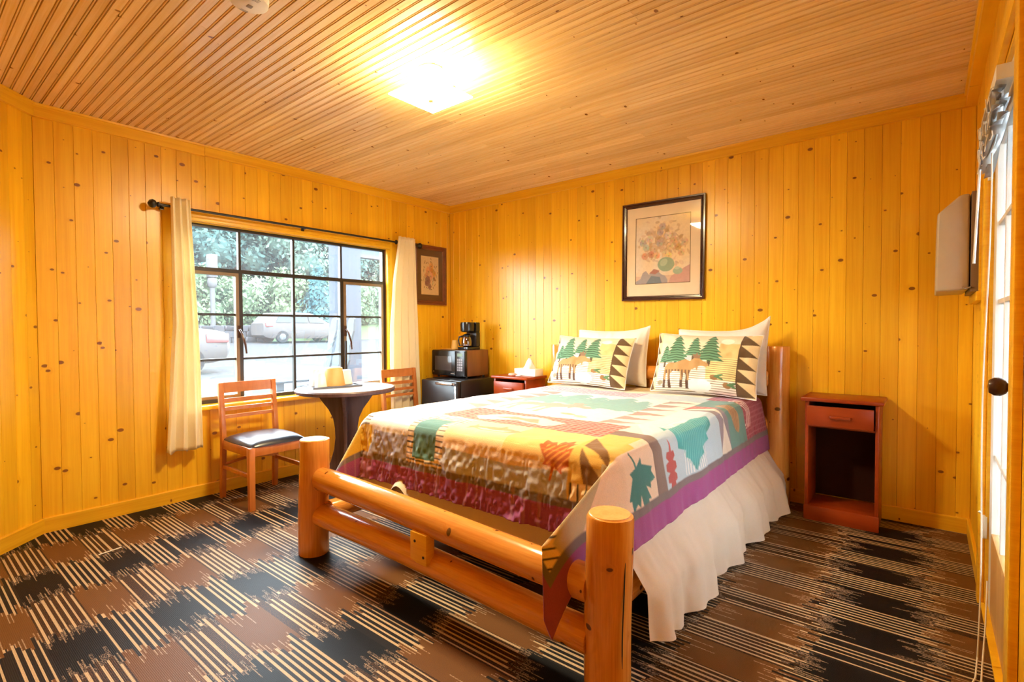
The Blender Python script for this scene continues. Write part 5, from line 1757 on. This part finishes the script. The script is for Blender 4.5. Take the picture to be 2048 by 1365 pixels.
cp = [(-0.030, -0.09, -1.62), (-0.034, -0.12, -1.75), (-0.045, -0.19, -1.86), (-0.052, -0.25, -1.918), (-0.058, -0.34, -1.9215), (-0.062, -0.45, -1.9215)]
MB().tube(cp, 0.0026, 6).build('pull_cord', 'cord', bl)

straw = MB().tube([(0.62, -3.120, 0.004), (0.60, -3.02, 0.004)], 0.003, 8).build('paper_straw', 'white_paper')
tag(straw, 'small white paper scrap on the carpet near the angled wall', 'paper scrap')

# ------------------------------------------------------------------ outdoors: car park, cars, planting


def gz(x):
    return -0.15 + 0.0286 * max(0.0, -x - 1.0)


g = MB()
g.add([(-0.135, -40, gz(0)), (-0.135, 45, gz(0)), (-1.0, 45, gz(-1)), (-1.0, -40, gz(-1)), (-24.2, 45, gz(-24.2)), (-24.2, -40, gz(-24.2))], [(0, 1, 2, 3), (3, 2, 4, 5)])
gr = struct(g.build('ground', 'asphalt', smooth=False, recalc=False), 'pale asphalt car park outside the window', 'ground')
gx = [-24.2, -27, -31, -36, -44, -60]
gzz = [gz(-24.2), 1.35, 2.2, 3.4, 5.5, 9.0]
bk = MB()
bk.grid([[(x, yv, z + 0.25 * math.sin(yv * 0.5 + x)) if i else (x, yv, z) for yv in range(-40, 46, 4)] for i, (x, z) in enumerate(zip(gx, gzz))])
struct(bk.build('bank', 'grass', recalc=False), 'grassy bank rising beyond the car park', 'bank')
g2 = MB().box((W + 0.135, -40, -0.2), (W + 30, 45, -0.06)).build('forecourt', 'concrete', smooth=False)
struct(g2, 'pale paving outside the glazed door', 'paving')
nb = MB().box((8.6, -14, -0.06), (8.8, 8, 4.4)).build('light_block_wall', 'pale_blocker', smooth=False)  # added wall, keeps door daylight down while the panes stay white
struct(nb, 'added pale wall holding back daylight outside the glazed door', 'wall')
cn = MB().box((W + 0.135, -14, 2.62), (7.2, 8, 2.74)).build('light_block_canopy', 'pale_blocker', smooth=False)  # added overhead slab, shuts part of the sky out of the door
struct(cn, 'added flat canopy blocking sky light outside the glazed door', 'canopy')
pf_ = MB().box((-1.9, -12, gz(-1.9) - 0.02), (-0.135, 6, 0.0)).build('porch_floor', 'concrete', smooth=False)
struct(pf_, 'concrete walkway outside the window', 'walkway')
for k, yl in enumerate((-3.6, -0.9, 1.8, 4.5)):
    ln = MB().add([(-3.2, yl, gz(-3.2) + 0.006), (-3.2, yl + 0.10, gz(-3.2) + 0.006), (-8.2, yl + 0.10, gz(-8.2) + 0.006), (-8.2, yl, gz(-8.2) + 0.006)], [(0, 1, 2, 3)])
    ln.build('bay_line', 'pole_white', gr, smooth=False, recalc=False)

# porch post with beam
pp = thing('porch_post', 'square grey porch post outside the right casement', 'post', (-2.09, 0.10, gz(-2.09)))
MB().box((-0.085, -0.187, 0.0), (0.085, 0.187, 2.9)).build('shaft', 'post_grey', pp, bevel=0.006)
MB().box((-0.11, -0.21, 0.0), (0.11, 0.21, 0.16)).build('plinth', 'post_grey', pp, bevel=0.006)
pb = thing('porch_beam', 'blue-grey roof edge board with white lip beyond the porch post', 'beam', (-2.09, 0.30, 2.16))
MB().box((-0.05, 0.0, 0.02), (0.05, 2.6, 0.16)).build('fascia', 'blue_wood', pb, smooth=False)
MB().box((-0.06, 0.0, -0.03), (0.06, 2.6, 0.019)).build('lip', 'pole_white', pb, smooth=False)

# porch chair
pc = thing('porch_chair', 'blue-grey wooden porch chair standing outside the window', 'porch chair', (-1.15, -0.63, 0.0))
for k in range(3):
    x0 = -0.24 + k * 0.17
    outl = [(-0.055, 0.34), (-0.075, 0.52), (-0.045, 0.66), (-0.075, 0.82), (-0.045, 0.96), (-0.070, 1.14), (-0.05, 1.27), (0.0, 1.31), (0.05, 1.27), (0.070, 1.14), (0.045, 0.96), (0.075, 0.82), (0.045, 0.66), (0.075, 0.52), (0.055, 0.34)]
    mb = MB()
    n = len(outl)
    vs = []
    for th_ in (0.0, 0.024):
        vs += [(x0 + a, 0.20 * (z - 0.34) - 0.06 + th_, z) for a, z in outl]
    mb.add(vs, [tuple(range(n)), tuple(range(2 * n - 1, n - 1, -1))] + [(i, n + i, n + (i + 1) % n, (i + 1) % n) for i in range(n)])
    mb.build('back_slat', 'blue_wood', pc, smooth=False)
MB().box((-0.33, -0.52, 0.33), (0.18, -0.04, 0.36)).build('seat', 'blue_wood', pc, bevel=0.006)
for sx in (-0.34, 0.19):
    MB().box((sx - 0.03, -0.56, 0.58), (sx + 0.05, 0.02, 0.605)).build('armrest', 'blue_wood', pc, bevel=0.006)
    MB().box((sx, -0.52, 0.0), (sx + 0.03, -0.44, 0.58)).build('leg', 'blue_wood', pc, bevel=0.004)
    MB().box((sx, -0.08, 0.0), (sx + 0.03, 0.00, 0.58)).build('leg', 'blue_wood', pc, bevel=0.004)


def car(name, label, loc, rotz, stations, side_win, wheels, rear_glass, tails, half=0.90):
    """car points along local +X; stations: (x, z_bottom, z_belt, z_top, half_belt, half_top)"""
    r = thing(name, label, 'car', loc, rotz)
    rows = []
    for (x, zb, zs_, zt_, wb, wt) in stations:
        rows.append([(x, -wb * 0.90, zb), (x, -wb, zb + 0.16), (x, -wb, (zb + zs_) / 2 + 0.06), (x, -wb * 0.97, zs_), (x, -wt, zt_ - 0.03), (x, -wt * 0.86, zt_), (x, wt * 0.86, zt_), (x, wt, zt_ - 0.03),
                     (x, wb * 0.97, zs_), (x, wb, (zb + zs_) / 2 + 0.06), (x, wb, zb + 0.16), (x, wb * 0.90, zb)])
    mb = MB()
    m = len(rows[0])
    mb.v = [p for row_ in rows for p in row_]
    for i in range(len(rows) - 1):
        for k in range(m):
            k2 = (k + 1) % m
            mb.f.append((i * m + k, i * m + k2, (i + 1) * m + k2, (i + 1) * m + k))
    mb.f.append(tuple(range(m)))
    mb.f.append(tuple((len(rows) - 1) * m + k for k in range(m)))
    mb.build('body', 'car_white', r, angle=32)
    for poly in side_win:
        for s_ in (-1, 1):
            vs = []
            for th_ in (0.0, 0.012):
                for (x, z, wy) in poly:
                    vs.append((x, s_ * (wy + th_), z))
            n_ = len(poly)
            MB().add(vs, [tuple(range(n_)), tuple(range(2 * n_ - 1, n_ - 1, -1))] + [(i, n_ + i, n_ + (i + 1) % n_, (i + 1) % n_) for i in range(n_)]).build('side_window', 'car_glass', r, smooth=False)
    if rear_glass:
        (x0, z0, x1, z1, hw0, hw1) = rear_glass
        MB().add([(x0, -hw0, z0), (x0, hw0, z0), (x1, hw1, z1), (x1, -hw1, z1), (x0 - 0.015, -hw0, z0), (x0 - 0.015, hw0, z0), (x1 - 0.015, hw1, z1), (x1 - 0.015, -hw1, z1)],
                 [(0, 1, 2, 3), (7, 6, 5, 4), (0, 4, 5, 1), (1, 5, 6, 2), (2, 6, 7, 3), (3, 7, 4, 0)]).build('rear_window', 'car_glass', r, smooth=False)
    for wx in wheels:
        for s_ in (-1, 1):
            w_ = MB().lathe([(0.20, -0.10), (0.30, -0.10), (0.325, -0.07), (0.325, 0.07), (0.30, 0.10), (0.20, 0.10)], (wx, s_ * (half - 0.08), 0.325), 28, 'y').build('wheel', 'tyre', r)
            MB().lathe([(0.0, s_ * 0.105), (0.06, s_ * 0.108), (0.19, s_ * 0.098), (0.205, s_ * 0.085)], (wx, s_ * (half - 0.08), 0.325), 20, 'y').build('hubcap', 'hub', w_)
    for (x, yw, z0, z1, dx) in tails:
        for s_ in (-1, 1):
            MB().box((x - 0.012, s_ * yw - 0.13, z0), (x + dx, s_ * yw + 0.13, z1)).build('tail_light', 'tail_red', r, bevel=0.02)
    return r


wag = [(-2.32, 0.42, 0.90, 1.02, 0.78, 0.72), (-2.22, 0.32, 0.98, 1.12, 0.86, 0.74), (-2.05, 0.26, 1.02, 1.38, 0.90, 0.66), (-1.75, 0.24, 1.02, 1.56, 0.91, 0.63), (-0.6, 0.22, 1.00, 1.62, 0.92, 0.64), (0.35, 0.22, 0.98, 1.55, 0.92, 0.62),
       (0.85, 0.22, 0.97, 1.28, 0.92, 0.66), (1.25, 0.22, 0.94, 1.05, 0.91, 0.74), (1.9, 0.24, 0.84, 0.96, 0.88, 0.72), (2.25, 0.28, 0.70, 0.82, 0.80, 0.64), (2.38, 0.38, 0.60, 0.68, 0.70, 0.58)]
ww = [[(-1.75, 1.06, 0.885), (-1.0, 1.06, 0.89), (-0.95, 1.48, 0.70), (-1.5, 1.44, 0.71)], [(-0.92, 1.06, 0.89), (-0.02, 1.05, 0.89), (-0.05, 1.50, 0.69), (-0.87, 1.49, 0.70)],
      [(0.05, 1.05, 0.89), (0.98, 1.03, 0.885), (0.40, 1.46, 0.68), (0.03, 1.49, 0.69)]]
car('station_wagon', 'white station wagon parked by the hedge across the car park', (-22.75, 10.75, gz(-22.75)), math.radians(88), wag, ww, (-1.42, 1.40),
    (-2.10, 1.10, -1.86, 1.50, 0.66, 0.58), [(-2.24, 0.775, 0.84, 1.03, 0.34)])
sed = [(-2.35, 0.45, 0.78, 0.90, 0.74, 0.66), (-2.25, 0.34, 0.86, 1.00, 0.84, 0.74), (-1.95, 0.26, 0.92, 1.06, 0.88, 0.76), (-1.55, 0.24, 0.94, 1.10, 0.89, 0.72), (-0.95, 0.22, 0.94, 1.40, 0.90, 0.60), (-0.2, 0.22, 0.93, 1.46, 0.90, 0.60),
       (0.45, 0.22, 0.92, 1.36, 0.90, 0.60), (1.05, 0.22, 0.90, 1.00, 0.90, 0.72), (1.8, 0.24, 0.82, 0.92, 0.87, 0.70), (2.25, 0.30, 0.64, 0.76, 0.78, 0.62)]
sw = [[(-1.2, 0.98, 0.86), (-0.35, 0.98, 0.87), (-0.35, 1.34, 0.67), (-0.85, 1.30, 0.68)], [(-0.28, 0.98, 0.87), (0.75, 0.96, 0.87), (0.35, 1.28, 0.67), (-0.28, 1.34, 0.67)]]
car('sedan', 'pale sedan with red tail light parked nearest the window', (-10.2, -0.70, gz(-10.2)), math.radians(-88), sed, sw, (-1.4, 1.35),
    (-1.62, 1.08, -1.08, 1.38, 0.60, 0.52), [(-2.26, 0.765, 0.74, 0.96, 0.50)], 0.88)

# sign pole
sp_ = thing('sign_pole', 'white pole with a boxy head standing behind the stone wall', 'pole', (-25.1, 7.2, 0.9))
MB().cyl((0, 0, 0), (0, 0, 2.45), 0.13, 0.12, 16).build('pole', 'pole_white', sp_)
MB().lathe([(0.12, 2.45), (0.22, 2.55), (0.24, 2.75), (0.20, 2.95), (0.12, 3.0)], (0, 0, 0), 18).build('fitting', 'pole_white', sp_)
MB().box((-0.21, -0.21, 3.0), (0.21, 0.21, 4.2)).build('head', 'pole_white', sp_, bevel=0.03)

# dry stone wall, stone by stone
sw_ = thing('stone_wall', 'low grey stone retaining wall at the far edge of the car park', 'wall', (-24.0, 4.5, gz(-24.0)))
_sts = []
for k in range(4):
    rr = random.Random(k)
    mb = MB().box((-0.25, -0.5, -0.5), (0.25, 0.5, 0.5))
    mb.v = [(x + rr.uniform(-0.05, 0.05), y + rr.uniform(-0.09, 0.09), z + rr.uniform(-0.09, 0.09)) for x, y, z in mb.v]
    me = mb.data('stone', bevel=0.07, segs=1)
    me.materials.append(MT['stone'])
    _sts.append(me)
for row_ in range(3):
    yv = -6.0 + 0.2 * row_
    while yv < 4.3:
        w_ = random.uniform(0.4, 0.75)
        o = link('stone', random.choice(_sts), None, sw_)
        o.location = (random.uniform(-0.05, 0.05), yv + w_ / 2, 0.14 + row_ * 0.29)
        o.scale = (1, w_, 0.32)
        yv += w_ * 0.97


def leaves(name, blobs, n, size, mat, seed, flat=0.0):
    r = np.random.default_rng(seed)
    V, Fc = [], []
    tot = sum(b_[3] * b_[4] for b_ in blobs)
    vs = []
    for (cx, cy_, cz, rx, rz) in blobs:
        k = max(10, int(n * rx * rz / tot))
        dvec = r.normal(size=(k, 3))
        dvec /= np.linalg.norm(dvec, axis=1)[:, None]
        rad = r.uniform(0.62, 1.05, (k, 1)) * (1 + 0.18 * np.sin(dvec[:, :1] * 5 + seed) * np.cos(dvec[:, 1:2] * 6))
        c = dvec * rad * np.array((rx, rx, rz)) + np.array((cx, cy_, cz))
        a = r.normal(size=(k, 3))
        a /= np.linalg.norm(a, axis=1)[:, None]
        b2 = np.cross(a, dvec)
        b2 /= (np.linalg.norm(b2, axis=1)[:, None] + 1e-6)
        s_ = size * r.uniform(0.6, 1.3, (k, 1))
        q = np.stack([c - a * s_, c + b2 * s_ * 0.55, c + a * s_, c - b2 * s_ * 0.55], 1)
        vs.append(q.reshape(-1, 3))
    vs = np.concatenate(vs)
    nf = len(vs) // 4
    me = bpy.data.meshes.new(name)
    me.vertices.add(len(vs))
    me.vertices.foreach_set('co', vs.ravel().astype(np.float32))
    me.loops.add(nf * 4)
    me.polygons.add(nf)
    me.loops.foreach_set('vertex_index', np.arange(nf * 4, dtype=np.int32))
    me.polygons.foreach_set('loop_start', (np.arange(nf) * 4).astype(np.int32))
    me.update(calc_edges=True)
    me.materials.append(MT[mat])
    return me


def cored(name, blobs, mat):
    """rough inner mass so that the crowns are not see-through"""
    mb = MB()
    for (cx, cy_, cz, rx, rz) in blobs:
        prof = [(max(0.001, rx * 0.66 * math.sin(PI * k / 7)) if 0 < k < 7 else 0.0, cz - rz * 0.66 * math.cos(PI * k / 7)) for k in range(8)]
        mb.lathe(prof, (cx, cy_, 0), 10)
    me = mb.data(name)
    me.materials.append(MT[mat])
    return me


tree_kinds = []
for k in range(3):
    rr = random.Random(20 + k)
    blobs = [(rr.uniform(-1.4, 1.4), rr.uniform(-1.6, 1.6), rr.uniform(3.0, 8.0), rr.uniform(1.4, 2.2), rr.uniform(1.2, 1.8)) for _ in range(11)] + [(0, 0, 8.6, 1.6, 1.6), (0, 0, 5.5, 2.4, 2.6)]
    tree_kinds.append((leaves('foliage', blobs, 9000, 0.19, 'leaf_a', 60 + k), cored('inner_foliage', blobs, 'leaf_a')))
trunk_me = MB().tube([(0, 0, -0.4), (0.05, 0, 2.0), (-0.05, 0.1, 4.5), (0.05, 0, 7.0)], [0.26, 0.2, 0.16, 0.08], 10).data('trunk')
trunk_me.materials.append(MT['bark'])
tl = ['leftmost', 'second', 'third', 'fourth', 'fifth', 'sixth', 'seventh', 'eighth', 'ninth', 'rightmost']
for k in range(10):
    yv = -1.0 + k * 3.6 + random.uniform(-0.5, 0.5)
    xv = -35.0 + random.uniform(-2.0, 2.0) + 0.10 * yv
    t_ = thing('broadleaf_tree', f'tall broadleaf tree on the bank, {tl[k]} of ten from the left' if 0 < k < 9 else f'tall broadleaf tree on the bank, {tl[k]} of ten', 'tree', (xv, yv, 3.0 + 0.10 * (-xv - 35)), random.uniform(0, 6.28), 'trees on the bank')
    a, b_ = tree_kinds[k % 3]
    for nm, me in (('foliage', a), ('inner_foliage', b_), ('trunk', trunk_me)):
        link(nm, me, None, t_)
bush_kinds = []
for k in range(2):
    rr = random.Random(40 + k)
    blobs = [(rr.uniform(-1.0, 1.0), rr.uniform(-1.2, 1.2), rr.uniform(0.6, 2.2), rr.uniform(0.8, 1.3), rr.uniform(0.7, 1.2)) for _ in range(8)]
    bush_kinds.append((leaves('foliage', blobs, 5200, 0.12, 'leaf_b', 80 + k), cored('inner_foliage', blobs, 'leaf_b')))
bl_ = ['leftmost', 'second', 'third', 'fourth', 'fifth', 'sixth', 'seventh', 'rightmost']
for k in range(8):
    yv = 1.5 + k * 2.3
    xv = -27.2 - 0.5 * (k % 2) + random.uniform(-0.3, 0.3)
    t_ = thing('bush', f'light green leafy bush behind the cars, {bl_[k]} of eight' + (' from the left' if 0 < k < 7 else ''), 'bush', (xv, yv, 1.15), random.uniform(0, 6.28), 'bushes above the stone wall')
    t_.scale = (1.15, 1.15, 1.1 + 0.25 * random.random())
    a, b_ = bush_kinds[k % 2]
    link('foliage', a, None, t_)
    link('inner_foliage', b_, None, t_)
cb = [(0, 0, 0.5 + 0.62 * i, 1.5 - 0.25 * i, 0.5) for i in range(6)]
con = thing('conifer', 'dark blue-green conifer behind the white wagon', 'tree', (-24.9, 13.1, 1.0))
link('foliage', leaves('foliage', cb, 3200, 0.16, 'leaf_c', 91), None, con)
link('inner_foliage', cored('inner_foliage', cb, 'leaf_c'), None, con)
link('trunk', MB().cyl((0, 0, -0.3), (0, 0, 3.6), 0.12, 0.04, 8).data('trunk'), 'bark', con)
sb = [(0, 0, 0.35, 0.42, 0.36), (0.2, 0.25, 0.3, 0.34, 0.3)]
shr = thing('shrub', 'small round green shrub on the mulch beyond the porch post', 'shrub', (-13.2, 9.6, gz(-13.2)))
link('foliage', leaves('foliage', sb, 900, 0.06, 'leaf_b', 95), None, shr)
link('inner_foliage', cored('inner_foliage', sb, 'leaf_b'), None, shr)
